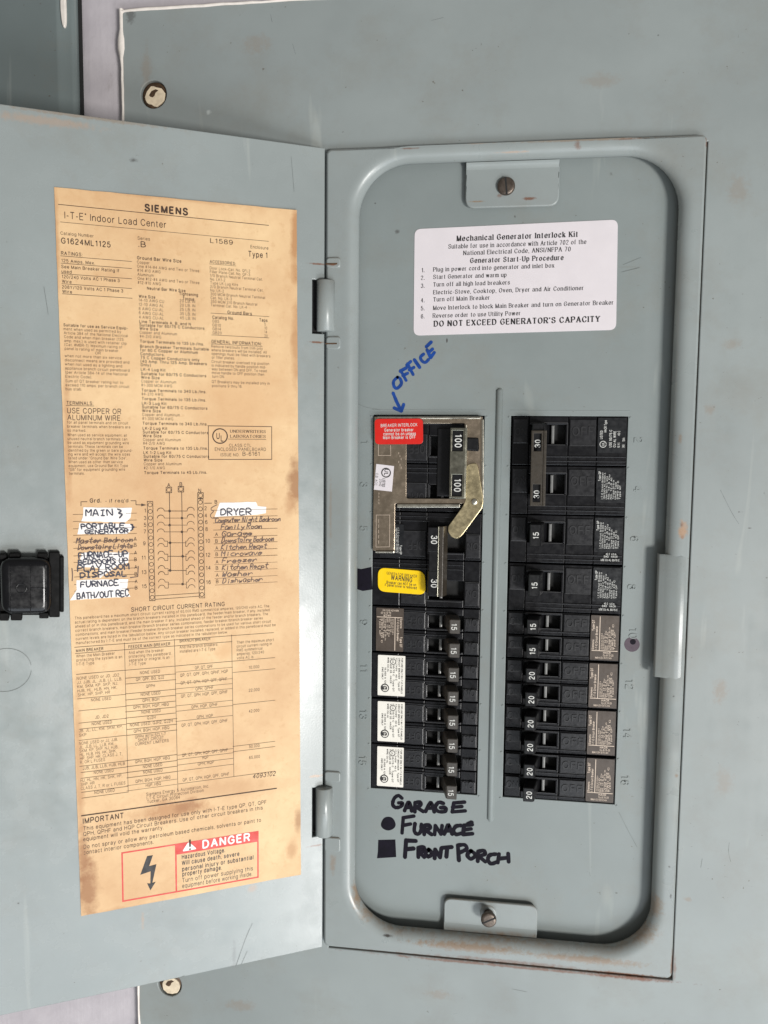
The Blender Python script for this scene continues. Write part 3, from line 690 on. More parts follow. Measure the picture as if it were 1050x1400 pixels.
for num, u, v in (('2', 873, 602), ('4', 872, 669), ('6', 868, 737), ('8', 864, 803), ('10', 866, 866), ('12', 861, 936), ('14', 858, 1003), ('16', 855, 1067), ('1', 499, 605), ('3', 498, 663), ('5', 498, 723), ('9', 498, 851), ('11', 498, 914), ('13', 497, 977), ('15', 496, 1040)):
    x, y = PX(u, v); mb = MB()
    text(mb, num, x - 1.9, y, 3.8, M['deadfront'], DEAD + .34, ang=-math.pi / 2, align='c', bold=.012, ext=.4)
    obj('embossed_number', mb, dead)
G = zoom(480, 1070, 3.5)
def marker(name, strokes, Z, mat, wd, label, loops=()):
    mb = MB()
    for st in strokes: stroke(mb, [PX(*Z(x, y)) for x, y in st], wd, DEAD + .05, mat, True, .10)
    for lp in loops: prism(mb, [PX(*Z(x, y)) for x, y in lp], DEAD, DEAD + .06, mat)
    o = obj(name, mb, dead); o['label'] = label
marker('marker_writing', [[(243, 74), (226, 62), (207, 75), (199, 103), (213, 119), (238, 114), (246, 98), (228, 97)],
    [(256, 134), (270, 100), (280, 96), (290, 136)], [(262, 121), (288, 117)], [(305, 140), (306, 96)], [(306, 96), (330, 93), (333, 107), (312, 117)], [(312, 117), (345, 138)],
    [(356, 138), (376, 100), (385, 98), (398, 140)], [(364, 123), (394, 122)], [(442, 99), (418, 95), (404, 118), (418, 138), (450, 137), (452, 120), (428, 120)], [(543, 93), (492, 97)], [(492, 97), (484, 140)], [(484, 140), (546, 135)], [(486, 118), (530, 114)]],
    G, M['marker'], 2.1, 'handwritten black marker word GARAGE')
marker('marker_writing', [[(250, 168), (244, 240)], [(250, 168), (300, 160)], [(247, 205), (284, 198)], [(306, 196), (303, 232), (318, 246), (333, 234), (337, 200)], [(350, 248), (352, 205)], [(352, 205), (374, 203), (378, 218), (356, 228)], [(356, 228), (386, 248)],
    [(400, 248), (404, 206)], [(404, 206), (430, 246)], [(430, 246), (436, 206)], [(446, 246), (463, 206), (470, 206), (484, 246)], [(452, 230), (480, 230)], [(526, 205), (502, 209), (490, 230), (502, 247), (526, 243)], [(580, 200), (541, 204)], [(541, 204), (536, 248)], [(536, 248), (581, 244)], [(538, 226), (574, 221)], [(560, 196), (578, 190)]],
    G, M['marker'], 2.15, 'handwritten black marker word FURNACE beside a dot', [[(178 + 35 * math.cos(a) * (1 + .06 * math.sin(3 * a)), 196 + 33 * math.sin(a)) for a in [2 * math.pi * i / 24 for i in range(24)]]])
marker('marker_writing', [[(264, 275), (258, 356)], [(264, 277), (310, 279)], [(260, 319), (300, 315)], [(322, 356), (322, 312)], [(322, 312), (346, 308), (350, 324), (326, 333)], [(326, 333), (350, 356)], [(372, 320), (357, 336), (370, 354), (388, 338), (372, 320)], [(400, 362), (403, 320)], [(403, 320), (426, 358)], [(426, 358), (432, 314)],
    [(434, 312), (482, 308)], [(460, 310), (456, 355)], [(516, 372), (511, 302)], [(511, 300), (544, 298), (552, 318), (516, 336)], [(574, 326), (556, 345), (573, 365), (596, 346), (574, 326)], [(606, 376), (608, 330)], [(608, 330), (634, 325), (641, 341), (611, 352)], [(611, 352), (642, 378)], [(692, 342), (664, 347), (655, 369), (670, 388), (696, 380)], [(708, 342), (702, 382)], [(752, 340), (754, 378)], [(706, 364), (752, 359)]],
    G, M['marker'], 2.25, 'handwritten black marker words FRONT PORCH beside a square', [[(130, 274), (212, 272), (216, 356), (124, 362), (128, 330)]])
H_ = zoom(440, 440, 3.75)
marker('marker_writing', [[(388, 284), (368, 306), (372, 334), (388, 340), (408, 318), (402, 292), (388, 284)], [(405, 250), (432, 300)], [(402, 254), (434, 236)], [(416, 276), (440, 264)], [(440, 216), (468, 270)], [(436, 222), (456, 204)], [(449, 247), (472, 234)], [(475, 195), (502, 234)],
    [(522, 166), (506, 182), (515, 202), (532, 208), (547, 194)], [(540, 144), (558, 184)], [(536, 128), (561, 104)], [(548, 158), (568, 140)], [(558, 184), (577, 158)], [(366, 366), (386, 414), (408, 456)], [(371, 442), (408, 458)], [(408, 458), (420, 424)]],
    H_, M['blue'], 1.65, 'handwritten blue marker word OFFICE with an arrow down')
mb = MB(); prism(mb, [PX(*p) for p in ((483, 776), (494, 778), (508, 775), (509, 806), (496, 808), (483, 804))], DEAD, DEAD + .06, M['marker']); o = obj('marker_square', mb, dead); o['label'] = 'black marker square left of the yellow sticker'
mb = MB(); x, y = PX(864, 881); prism(mb, circ(x, y, 3.9, 22), DEAD, DEAD + .06, M['purple']); prism(mb, circ(x + .4, y + 1.4, 1.5, 14), DEAD, DEAD + .09, M['marker']); o = obj('marker_dot', mb, dead); o['label'] = 'faded purple marker dot beside number 10'

# ------------------------------------------------------------------ door
door_m = Matrix.Translation(DO * MM) @ RX @ Matrix.Rotation(TH, 4, 'Y')
DW = -182.5
mb = MB(); slots = []
for (v0, v1) in ((382, 455), (1077, 1143)):
    y1 = DX(430, v0)[1]; y0 = DX(430, v1 + 1)[1]; xs = DX(427, v0 + 30)[0]; slots.append((xs, y0, y1))
(xa, a0, a1), (xb, b0, b1) = slots
out = [(DW, FZ0 - .3), (-.6, FZ0 - .3), (-.6, b0), (xb, b0), (xb, b1), (-.6, b1), (-.6, a0), (xa, a0), (xa, a1), (-.6, a1), (-.6, FZ1 + .3), (DW, FZ1 + .3)]
prism(mb, out, -1.4, 0, M['door'], .35, False, True)
for y0, y1 in ((FZ0 - .3, FZ0 + .9), (FZ1 - .9, FZ1 + .3)): box(mb, DW, -.8, y0, y1, -12, -1.4, M['door'])
door = obj('panel_door', mb, panel, 'grey steel panel door swung open, seen from inside'); door.matrix_parent_inverse = Matrix(); door.matrix_world = door_m
for (xs, y0, y1) in slots:
    mb = MB(); box(mb, xs + .1, -.7, y0 + .1, y1 - .1, -5.0, -4.2, M['dark']); obj('hinge_slot_shade', mb, door)  # black plate behind each slot, painted in place of the shade there
K = zoom(0, 700, 5.385)
mb = MB()
def dbox(x0, y0, x1, y1, h0, h1, mat, r=.6, bev=.4):
    pts = [DX(*K(a, b), h1) for a, b in ((x0, y1), (x1, y1), (x1, y0), (x0, y0))]
    prism(mb, rquad(pts, r, 3), h0, h1, mat, bev)
for t in ((-6, 345, 440, 760), (360, 296, 440, 776), (440, 330, 470, 738)): dbox(*t, 0, 3.4 if t[0] > 0 else 2.4, M['latchbase'])
latch = obj('door_latch', mb, door); latch['label'] = 'black plastic door latch'
for t in ((65, 303, 150, 350), (275, 303, 350, 350), (-8, 312, 50, 350), (78, 745, 162, 800), (288, 742, 358, 785), (-4, 745, 65, 802)):
    mb = MB(); dbox(*t, 0, 5, M['latchbase']); obj('latch_tab', mb, latch)
mb = MB(); pts = [DX(*K(a, b), 9) for a, b in ((10, 758), (378, 752), (375, 345), (-2, 342))]; o1 = rquad(pts, 5.2, 7)
Ls = [[(p[0], p[1], h) for p in offs(o1, d)] for d, h in ((0, 2), (0, 6.5), (.3, 7.6), (.9, 8.5), (1.8, 9), (3.4, 9.1))]
rings(mb, Ls, M['latch'], True, True, True); obj('latch_cup', mb, latch)
mb = MB()
c0 = DX(*K(157, 562), 9); rings(mb, [[(p[0], p[1], h) for p in circ(*c0, r, 24)] for r, h in ((2.4, 9.1), (2.2, 9.4), (1.9, 9.1))], M['latch'])
for x0, y0, x1, y1 in ((222, 380, 228, 735), (228, 556, 330, 562), (75, 385, 79, 735), (330, 390, 345, 730)):
    prism(mb, [DX(*K(a, b), 9) for a, b in ((x0, y1), (x1, y1), (x1, y0), (x0, y0))], 9.0, 9.3, M['latch'], .1)
obj('latch_rib', mb, latch)
mb = MB(); c1 = DX(8, 916); R = DX(43, 916)[0] - c1[0]
stroke(mb, [(c1[0] + R * math.cos(a), c1[1] + R * .93 * math.sin(a)) for a in [math.radians(8 + 164 * i / 20) for i in range(21)]], .22, .02, M['scribe'])
stroke(mb, [(c1[0] + R * math.cos(a), c1[1] + R * .93 * math.sin(a)) for a in [math.radians(-8 - 164 * i / 20) for i in range(21)]], .22, .02, M['scribe'])
obj('knockout_ring', mb, door)
def scratches(parent, L, h, f):
    for P in L:
        mb = MB(); stroke(mb, [f(*p) for p in P], random.uniform(.1, .18), h, M['scribe'], True, .4); obj('scratch', mb, parent)
scratches(door, [[(322, 1322), (335, 1285), (345, 1262)], [(330, 1318), (338, 1300)], [(398, 214), (402, 262)], [(60, 392), (66, 430)], [(238, 1340), (252, 1334)]], .02, DX)
scratches(dead, [[(846, 1110), (858, 1134), (871, 1158)], [(852, 362), (876, 352)], [(850, 372), (874, 366)], [(468, 520), (490, 552), (520, 560)], [(806, 1192), (807, 1198)]], DEAD + .02, PX)
scratches(panel, [[(997, 1152), (996, 1165), (999, 1178)], [(960, 1174), (958, 1186)], [(590, 28), (606, 24)], [(370, 20), (372, 30)], [(400, 60), (404, 74)], [(1010, 700), (1016, 700)], [(985, 670), (1000, 700), (1010, 716)], [(700, 1352), (720, 1356)]], -3.98, lambda u, v: PX(u, v, -4))

# ------------------------------------------------------------------ circuit breakers (local plane: x from the inner end outwards, y up, z out)
def embossed(parent, items):
    for s, x, y, cap, W in items:
        mb = MB(); text(mb, s, x, y, cap, M['emboss'], .95, width=W, bold=.012, ext=.32)
        obj('embossed_lettering', mb, parent)
PRINT_A = ['Type QP', 'I-T-E Circuit Breaker', '120/240V AC 10,000 A', 'Use 60/75 C wire', 'No. 14-8 Cu', 'No. 12-8 Al', 'Torque 20 lb-in', 'HACR Type', 'SWD 40 C']
def label_print(parent, x0, x1, y0, y1, mat, style):
    """small print that runs upwards, as on the breaker's face"""
    mb = MB(); h = .88; a = math.pi / 2; W = x1 - x0; H = y1 - y0
    if style == 'ul':
        ci = (x0 + 2.0, y0 + 2.6)
        stroke(mb, [(ci[0] + 1.55 * math.cos(t), ci[1] + 1.55 * math.sin(t)) for t in [2 * math.pi * i / 20 for i in range(21)]], .3, h, mat)
        text(mb, 'UL', ci[0] + .55, ci[1] - .95, 1.1, mat, h, ang=a, bold=.02)
        for i, (s, o, L) in enumerate((('LISTED', 5.2, 4.4), ('HACR Type', 8.6, 6.2), ('USE 60/75 C', 1.0, 9.0), ('CU-AL WIRE', 1.0, 8.4), ('TORQUE 25', 0, 0), ('LB-IN', 0, 0))):
            if L: text(mb, s, x0 + 1.6 + (0, 1.9, 4.6, 6.6)[i], y0 + o, 1.15, mat, h, width=L, ang=a, bold=.03)
        text(mb, 'NO. 14-8', x0 + 10.2, y0 + 1, 1.1, mat, h, width=2.4, ang=a, bold=.03); text(mb, '40 C', x0 + 10.2, y0 + 7, 1.1, mat, h, width=2.4, ang=a, bold=.03)
        text(mb, '240V', x0 + 12.6, y0 + 1, 1.1, mat, h, width=1.6, ang=a, bold=.03); text(mb, '10kA', x0 + 12.6, y0 + 4, 1.1, mat, h, width=2.0, ang=a, bold=.03)
    elif style == 'single':
        lens = [.5, 1, .98, .86, .92, .8, .72, .64, .70, .52]
        text(mb, 'Type QP', x0 + 1.3, y0 + H * .62, 1.05, mat, h, width=H * .34, ang=a, bold=.04)
        for i in range(9):
            s = PRINT_A[(i + 1) % 9]; text(mb, s, x0 + 2.6 + i * (W - 3.0) / 9, y0, .74, mat, h, width=H * lens[i + 1] * .93, ang=a, bold=.01)
    elif style == 'brown':
        text(mb, 'Type QT', x0 + 1.3, y0 + H * .66, 1.1, mat, h, width=H * .26, ang=a, bold=.04)
        text(mb, 'Siemens', x0 + 1.3, y0 + H * .22, 1.0, mat, h, width=H * .24, ang=a, bold=.03)
        text(mb, 'I-T-E Circuit Breaker', x0 + 3.0, y0 + H * .22, 1.0, mat, h, width=H * .56, ang=a, bold=.04)
        box(mb, x0 + 3.9, x0 + 4.25, y0 + H * .21, y1, h - .1, h, mat)
        box(mb, x0 + .2, x1, y0 + H * .195, y0 + H * .21, h - .1, h, mat)
        lens = [.42, .36, .48, .44, .58, .52, .66, .46]
        for i in range(8): text(mb, PRINT_A[(i + 2) % 9], x0 + 5.6 + i * (W - 6) / 8, y0 + H * .23, .78, mat, h, width=H * lens[i] * .92, ang=a, bold=.01)
        for i, (s, k) in enumerate((('Made in U.S.A. 60/75 C wire', .62), ('Cu-Al 15-20', .4), ('HACR', .3))):
            text(mb, s, x0 + W * (.16 if i == 0 else .45), y0 + H * (.02 + .06 * i), .95, mat, h, width=W * k, bold=.03)
    elif style == 'white':
        rows = [('FOR USE ONLY IN I-T-E PANELS', .96), ('CIRCUIT BREAKER   Type QT', .9), ('120/240V   40 C', .62), ('USE 60/75 C   Type QT', .92), ('TORQUE 35   HACR', .7), ('WIRE CU-AL', .40), ('10,000 A 120V', .52), ('SWD ONLY', .34)]
        for i, (s, k) in enumerate(rows): text(mb, s, x0 + 1.3 + i * (W - 1.6) / 8, y0 + H * (.02 if i < 6 else .28), .8, mat, h, width=H * k * .97, ang=a, bold=.035)
        ci = (x0 + W * .42, y0 + H * .13)
        prism(mb, circ(x0 + W * .42, y0 + H * .13, 2.0, 16), h - .1, h + .02, M['whitebr'])
        stroke(mb, [(ci[0] + 1.45 * math.cos(t), ci[1] + 1.45 * math.sin(t)) for t in [2 * math.pi * i / 20 for i in range(21)]], .38, h + .03, mat)
        text(mb, 'UL', ci[0] + .5, ci[1] - .9, 1.0, mat, h + .03, ang=a, bold=.03)
        prism(mb, circ(x0 + W * .74, y0 + H * .82, 2.3, 18), h - .1, h + .03, mat)
        stroke(mb, [(x0 + W * .74 + 1.5 * math.cos(t), y0 + H * .82 + 1.5 * math.sin(t)) for t in [math.radians(50 + 26 * i) for i in range(11)]], .5, h + .05, M['whitebr'])
        text(mb, 'SA', x0 + W * .77, y0 + H * .82 - .9, .9, M['whitebr'], h + .2, ang=a, bold=.04)
    o = obj('printed_text', mb, parent)
def pole_body(mb, y0, y1, kind):
    """one pole between y0 and y1"""
    B = M['black']; H = y1 - y0
    ch = min(7.6, H * .56)                                    # the handle window: from the top of the pole
    wt = y1 - (1.6 if kind == 'tandem' else 4.3); wb = wt - ch * (1.0 if kind == 'tandem' else 1.32)
    hh = .35
    box(mb, .5, 8.9, y0 + .15, y1 - .15, -6, -.5, B, .3)
    box(mb, 1.0, 8.4, (y0 + y1) / 2 - H * .05, y1 - H * .06, -.6, .55, M['blackpad'], .3)
    # window surround
    box(mb, 9.1, 28.6, wt + .05, y1 - .15, -6, .2, B, .35)
    box(mb, 9.1, 28.6, y0 + .15, wb - .05, -6, .2, B, .35)
    box(mb, 27.4, 28.6, wb, wt, -6, .55, B, .35)
    box(mb, 9.3, 28.4, wt + .25, wt + .95, .1, .7, M['blackpad'], .25)
    if kind != 'tandem':
        box(mb, 9.3, 57.6, y0 + 4.2, y0 + 4.9, .1, .55, M['blackpad'], .2); box(mb, 9.3, 57.6, y0 + 1.9, y0 + 2.5, .1, .5, M['blackpad'], .2)
    else:
        box(mb, 17.2, 42.6, y0 + 1.6, y0 + 2.4, .1, .6, M['blackpad'], .25)
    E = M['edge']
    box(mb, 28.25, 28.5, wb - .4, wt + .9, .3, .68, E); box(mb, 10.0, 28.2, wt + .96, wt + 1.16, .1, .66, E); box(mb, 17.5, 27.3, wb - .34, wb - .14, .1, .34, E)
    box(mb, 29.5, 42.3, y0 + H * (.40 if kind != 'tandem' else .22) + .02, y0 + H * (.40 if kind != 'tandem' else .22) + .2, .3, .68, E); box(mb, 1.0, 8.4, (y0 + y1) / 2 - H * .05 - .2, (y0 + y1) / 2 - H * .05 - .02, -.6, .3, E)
    # OFF strip
    box(mb, 28.9, 42.9, y0 + .15, y1 - .15, -6, -.1, B, .3)
    box(mb, 29.4, 42.4, y0 + H * (.40 if kind != 'tandem' else .22), y1 - H * .06, -.2, .6, M['blackpad'], .35)
    box(mb, 8.6, 57.8, y0 + .05, y1 - .05, -24, -5.9, B)
    return wb, wt
def handle_mb(y0, y1, mat, lean=0.0, loop=False):
    mb = MB()
    prof = [(12.6, -5.5), (10.2, 11.0), (10.7, 12.2), (15.3, 12.2), (15.9, 11.5), (18.6, -1.2), (21.0, -5.5)]
    prof = [(a + lean, b) for a, b in prof]
    e = .35
    def ringat(y, s): return [(a + s * (1 if i < 2 else -1), y, b - s * (1 if 1 <= i <= 4 else 0)) for i, (a, b) in enumerate(prof)]
    L = [ringat(y0, e), ringat(y0 + e, 0), ringat(y1 - e, 0), ringat(y1, e)]
    n = len(prof); vs = [p for l in L for p in l]
    fs = [(k * n + i, (k + 1) * n + i, (k + 1) * n + (i + 1) % n, k * n + (i + 1) % n) for k in range(3) for i in range(n)]
    fs += [tuple(range(n)), tuple(range(3 * n, 4 * n))[::-1]]
    mb.add(vs, [f[::-1] for f in fs], mat)
    return mb
def add_handle(root, y0, y1, num, grey=False, mat=None, nc=None):
    hd = obj('handle', handle_mb(y0, y1, mat or (M['handlegrey'] if grey else M['handle'])), root)
    mb = MB(); text(mb, num, *(nc or (14.5, (y0 + y1) / 2)), 2.55, M['whiteprint'], 12.28, ang=math.pi / 2, align='c', bold=.02, sx=.92)
    obj('handle_number', mb, hd)
    return hd
def make_breaker(name, poles, kind, row, side, nums, style, label, group, grey=False):
    """row: y of the breaker's centre on the dead front; side +1 right column, -1 left column (turned half round)"""
    x = R0 + .25 if side > 0 else L1 - .2
    root = obj(name, None, None, label, 'circuit breaker', group, mat=place(x + random.uniform(-.2, .2), row + random.uniform(-.06, .06), DEAD + random.uniform(-.35, .25), (0 if side > 0 else math.pi) + random.uniform(-.006, .006)))
    Hh = 12.55 * poles if kind != 'tandem' else 12.55
    mb = MB(); wins = []
    if kind == 'tandem': spans = [(0.1, 12.5), (-12.5, -.1)]
    else: spans = [(12.7 * (poles - 2 * i) - 25.25, 12.7 * (poles - 2 * i) - .15) for i in range(poles)]
    for a, b in spans: wins.append(pole_body(mb, a, b, kind))
    y0, y1 = (-12.4, 12.4) if kind == 'tandem' else (spans[-1][0], spans[0][1])
    for a, b in (spans if kind != 'tandem' else [(-12.4, 12.4)]): box(mb, 43.1, 57.8, a + .1, b - .1, -6, .1, M['black'], .4)
    obj('breaker_body', mb, root)
    emb = []
    for a, b in spans:
        H = b - a; c = .38 * H if kind != 'tandem' else .30 * H
        yy = a + H * (.62 if kind != 'tandem' else .44)
        emb += [('ON', 1.5, yy, 3.4, 6.4), ('OFF', 30.2, yy - .1, 4.2 if kind != 'tandem' else 3.6, 11.6 if side > 0 else 8.8)]
    embossed(root, emb)
    for i, ((a, b), (wb, wt)) in enumerate(zip(spans, wins)):
        mb = MB(); box(mb, 20.3, 21.8, wb + .3, wt - .3, -5.5, -.7, M['stub'], .5); obj('handle_root', mb, root)
        mb = MB(); box(mb, 9.2, 27.4, wb - .02, wt + .02, -5.85, -5.6, M['dark']); obj('handle_window', mb, root)
    # rating labels
    if kind == 'tandem':
        if style == 'white':
            mb = MB(); prism(mb, rrect(39.6 + random.uniform(-.3, .3), 54.2, -11.2, 11.0, .4, 2), .1, .8, M['whitebr']); lb = obj('rating_label', mb, root); label_print(lb, 40.2, 53.8, -10.6, 10.6, M['ink'], 'white')
        else:
            mb = MB(); prism(mb, rrect(43.2 if side > 0 else 40.8, 57.4 if side > 0 else 55.6, -11.6, 11.9, .4, 2), .1, .8, M['brownlab']); lb = obj('rating_label', mb, root)
            label_print(lb, 43.7 if side > 0 else 41.3, 57.0 if side > 0 else 55.2, -11.2, 11.4, M['cream'], 'brown')
    elif style:
        for i, (a, b) in enumerate(spans):
            st = 'ul' if (style == 'two' and i == 0 and side > 0) else 'single'
            if style == 'gen' and i == 0: continue
            x0, x1 = (43.4, 57.4) if side > 0 else (41.2, 54)
            mb = MB(); prism(mb, rrect(x0, x1, a + 6.6, b - .8, .4, 2), .05, .8, M['blacklab']); lb = obj('rating_label', mb, root)
            label_print(lb, x0 + .7, x1 - .4, a + 8.4, b - 1.8, M['whiteprint'], st)
            if st == 'single' and poles == 1:
                mb = MB(); text(mb, '40 C  U.S.A.', x0 + 5.8, a + 5.2, .9, M['whiteprint'], .88, width=5.6, bold=.03); text(mb, 'SWD   HACR', x0 + 4.8, a + 3.9, .9, M['whiteprint'], .88, width=7, bold=.03); text(mb, 'USE CU-AL 60/75 C', x0 + 3.4, a + 2.1, .9, M['whiteprint'], .88, width=9.4, bold=.05)
                obj('printed_text', mb, lb)
    # handles
    for i, ((a, b), (wb, wt)) in enumerate(zip(spans, wins)):
        if nums: add_handle(root, wb - (.9 if kind != 'tandem' else .6), wt + (.5 if kind != 'tandem' else -.1), nums, grey, None, (14.2, TIEW[i][0] + (TIEW[i][1] - TIEW[i][0]) * .42) if poles == 2 else None)
    if kind == 'tandem':           # hole for a handle tie through each handle, seen as a worn ring on top
        pass
    return root
TIEW = [(7.6, 16.4), (-17.8, -9.0)]
ROWS = [76.2, 38.1, 12.7, -12.7, -38.1, -63.5, -88.9]
GR = 'circuit breakers plugged in behind the dead front'
def add_tie(root, y0, y1, wins, side):
    mb = MB(); Mt = M['tie']
    x0, x1, h = 9.7, 17.2, 13.6
    holes = [rect(x0 + 1.2, x0 + 4.9, a, b) for a, b in wins]
    prism(mb, [rect(x0, x1 - 1.6, y0, y1)] + holes, 12.25, h, Mt, .25)
    box(mb, x1 - 1.58, x1, y0, y1, 6.0, h + .35, Mt, .3)
    t = obj('handle_tie', mb, root); t['label'] = 'grey brown tie bar joining the two handles'
# right column
b1 = make_breaker('circuit_breaker', 2, 'full', 76.2, 1, '30', 'two', 'two-pole breaker marked 30 with a grey-brown tie bar, top of the right column', GR)
add_tie(b1, -19.9, 17.9, TIEW, 1)
make_breaker('circuit_breaker', 1, 'full', 38.1, 1, '15', 'single', 'single black breaker marked 15 just below the two-pole breaker with the grey-brown tie bar', GR)
make_breaker('circuit_breaker', 1, 'full', 12.7, 1, '15', 'single', 'single black breaker marked 15 beside embossed 8, above the brown-labelled breakers on the right', GR)
for y, n, lab in ((-12.7, '15', 'brown-labelled twin breaker marked 15 next to the purple marker dot'), (-38.1, '20', 'brown-labelled twin breaker marked 20 directly under the twin breaker marked 15 on the right'),
                  (-63.5, '20', 'middle one of the three brown-labelled twin breakers marked 20'), (-88.9, '20', 'brown-labelled twin breaker marked 20 at the bottom of the right column')):
    make_breaker('circuit_breaker', 1, 'tandem', y, 1, n, 'brown', lab, GR)
# left column
bm = make_breaker('circuit_breaker', 2, 'full', 76.2, -1, None, None, 'two-pole 100 main breaker framed by the metal interlock plate', GR)
bg_ = make_breaker('circuit_breaker', 2, 'full', 25.4, -1, None, 'gen', 'two-pole 30 breaker carrying the yellow warning sticker', GR)
make_breaker('circuit_breaker', 1, 'tandem', -12.7, -1, '15', 'brown', 'twin breaker marked 15 with a brown label, below the yellow warning sticker', GR, True)
for y, lab in ((-38.1, 'white-labelled twin breaker directly under the left brown-labelled one'), (-63.5, 'middle one of the three white-labelled twin breakers'), (-88.9, 'white-labelled twin breaker right above the word GARAGE')):
    make_breaker('circuit_breaker', 1, 'tandem', y, -1, '15', 'white', lab, GR, True)

def to_local(root, p, h):        # panel-plane point -> local point of an object lying in that plane
    q = root.matrix_world.inverted() @ (Vector((p[0], -h, p[1])) * MM)
    return (q.x / MM, q.y / MM, q.z / MM)
bpy.context.view_layer.update()
I = zoom(500, 555, 5.526); J = zoom(500, 690, 5.526)
# generator breaker: handles joined by a flat tie plate, and the yellow sticker
def BL(root, pt, h): return to_local(root, PX(*pt, h), h)[:2]
hz = DEAD + 8.0
for (ya, yb_) in ((170, 360), (500, 695)):
    p0 = BL(bg_, J(470, ya), hz); p1 = BL(bg_, J(545, yb_), hz)
    y0, y1 = sorted((p0[1], p1[1])); x0, x1 = sorted((p0[0], p1[0]))
    mb = MB(); box(mb, x0, x1, y0, y1, -5, 8.0, M['handle'], .4); hd = obj('handle', mb, bg_)
    c = BL(bg_, J(512, ya + 95), hz); mb = MB(); text(mb, '30', c[0] + 1.1, c[1], 2.9, M['whiteprint'], 8.06, ang=math.pi / 2, align='c', bold=.02, sx=.9); obj('handle_number', mb, hd)
p0 = BL(bg_, J(478, 350), hz); p1 = BL(bg_, J(548, 520), hz); y0, y1 = sorted((p0[1], p1[1])); x0, x1 = sorted((p0[0], p1[0]))
mb = MB(); box(mb, x0, x1, y0, y1, 5.5, 7.9, M['handle'], .3)
p0 = BL(bg_, J(546, 165), hz); p1 = BL(bg_, J(600, 698), hz); y0, y1 = sorted((p0[1], p1[1])); x0, x1 = sorted((p0[0], p1[0]))
prism(mb, rect(x1 - .55, x1, y0, y1), 6.6, 8.4, M['bracket'], .15); box(mb, x1 - 3.0, x1 - .57, y0, y1, 6.0, 8.2, M['tie'], .4)
V = [(x1 - 3.0, y0, 7.6), (x1 - 3.0, y1, 7.6), (x0 - .4, y1, 2.5), (x0 - .4, y0, 2.5)]
mb.add(V, [(3, 2, 1, 0)], M['tie'])
o = obj('handle_tie', mb, bg_); o['label'] = 'worn metal tie bar joining the two 30 handles'
hs = DEAD + 1.0
mb = MB(); pts = [BL(bg_, J(*p), hs) for p in ((92, 474), (446, 503), (454, 684), (90, 655))]
prism(mb, rquad(pts, 4.2, 6), .3, 1.0, M['yellow'], .2); st = obj('warning_sticker', mb, bg_); st['label'] = 'yellow generator breaker warning sticker'
mb = MB()
for s, a, b, cap, bo in (('GENERATOR BREAKER', (155, 526), (388, 552), 1.35, .0), ('WARNING', (187, 566), (352, 587), 2.5, .03), ('Breaker can NOT be on', (155, 595), (382, 616), 1.4, .02), ('if panel cover is removed', (142, 614), (386, 640), 1.4, .02)):
    textq(mb, s, BL(bg_, J(*a), hs), BL(bg_, J(*b), hs), cap, M['ink'], 1.06, bold=bo)
obj('printed_text', mb, st)
# main breaker handle with its metal bracket
hz = DEAD + 9.0
p0 = BL(bm, I(640, 165), hz); p1 = BL(bm, I(748, 700), hz); y0, y1 = sorted((p0[1], p1[1])); x0, x1 = sorted((p0[0], p1[0]))
mb = MB(); box(mb, x0 + .2, x1 - .2, y0 + .3, y1 - .3, -5, 8.3, M['handle'], .4)
prism(mb, rect(x1 - .2, x1 + 7, y0 + .3, y1 - .3), -5, 1.2, M['handle'], .4)
hd = obj('handle', mb, bm)
wins = []
mb = MB()
for a, b in (((655, 186), (732, 342)), ((652, 518), (724, 682))):
    q0 = BL(bm, I(*a), hz); q1 = BL(bm, I(*b), hz); yy = sorted((q0[1], q1[1])); xx = sorted((q0[0], q1[0])); wins.append(rect(xx[0], xx[1], yy[0], yy[1]))
    c = ((xx[0] + xx[1]) / 2, (yy[0] + yy[1]) / 2)
    text(mb, '100', c[0] + 1.2, c[1], 3.1, M['whiteprint'], 8.42, ang=math.pi / 2, align='c', bold=.025, sx=.88)
obj('handle_number', mb, hd)
mb = MB(); prism(mb, [rect(x0, x1, y0, y1)] + wins, 8.35, 9.0, M['bracket'], .25)
box(mb, x0 - .5, x0 + .02, y0, y1, -1, 9.0, M['bracket'], .2)
o = obj('handle_tie', mb, bm); o['label'] = 'bright metal bracket round the two 100 handles'
mb = MB(); q = [BL(bm, I(*p), DEAD + 3.4) for p in ((758, 236), (852, 240), (858, 345), (756, 338))]; prism(mb, rquad(q, .9, 4), -4, 3.4, M['handle'], .8, True); obj('handle_nub', mb, bm)

# ------------------------------------------------------------------ interlock plate
PH = DEAD + 1.9
ip = obj('interlock_plate', None, None, 'metal generator interlock plate with a red sticker and a pivoting lever', 'interlock plate', mat=place(*PX(*I(200, 600), PH), DEAD))
bpy.context.view_layer.update()
def IP(z, p, h): return to_local(ip, PX(*z(*p), h), h)[:2]
mb = MB(); ph = PH - DEAD
outl = [IP(I, p, PH) for p in ((66, 82), (882, 82), (876, 738), (222, 738), (217, 1092), (54, 1092))]
hole = rquad([IP(I, p, PH) for p in ((308, 132), (748, 132), (752, 702), (306, 700))], [1.4, 1.4, .6, 3.2], 5)
prism(mb, [outl, hole], ph - 1.0, ph, M['zinc'], .15, bottom=True)
def lip(z, a, b, h0, h1, mat=None):
    q = [IP(z, p, DEAD + h1) for p in (a, (b[0], a[1]), b, (a[0], b[1]))]; prism(mb, q, h0, h1, mat or M['bright'], .3)
lip(I, (236, 742), (712, 768), ph - 1.0, ph + 1.6); lip(I, (874, 102), (892, 700), ph - 1, ph + 1.2); lip(I, (86, 80), (870, 98), ph - 1, ph + 1.2); lip(J, (72, 350), (216, 366), ph - 1, ph + 1.0)
lip(I, (752, 140), (764, 400), ph - .6, ph + .8)
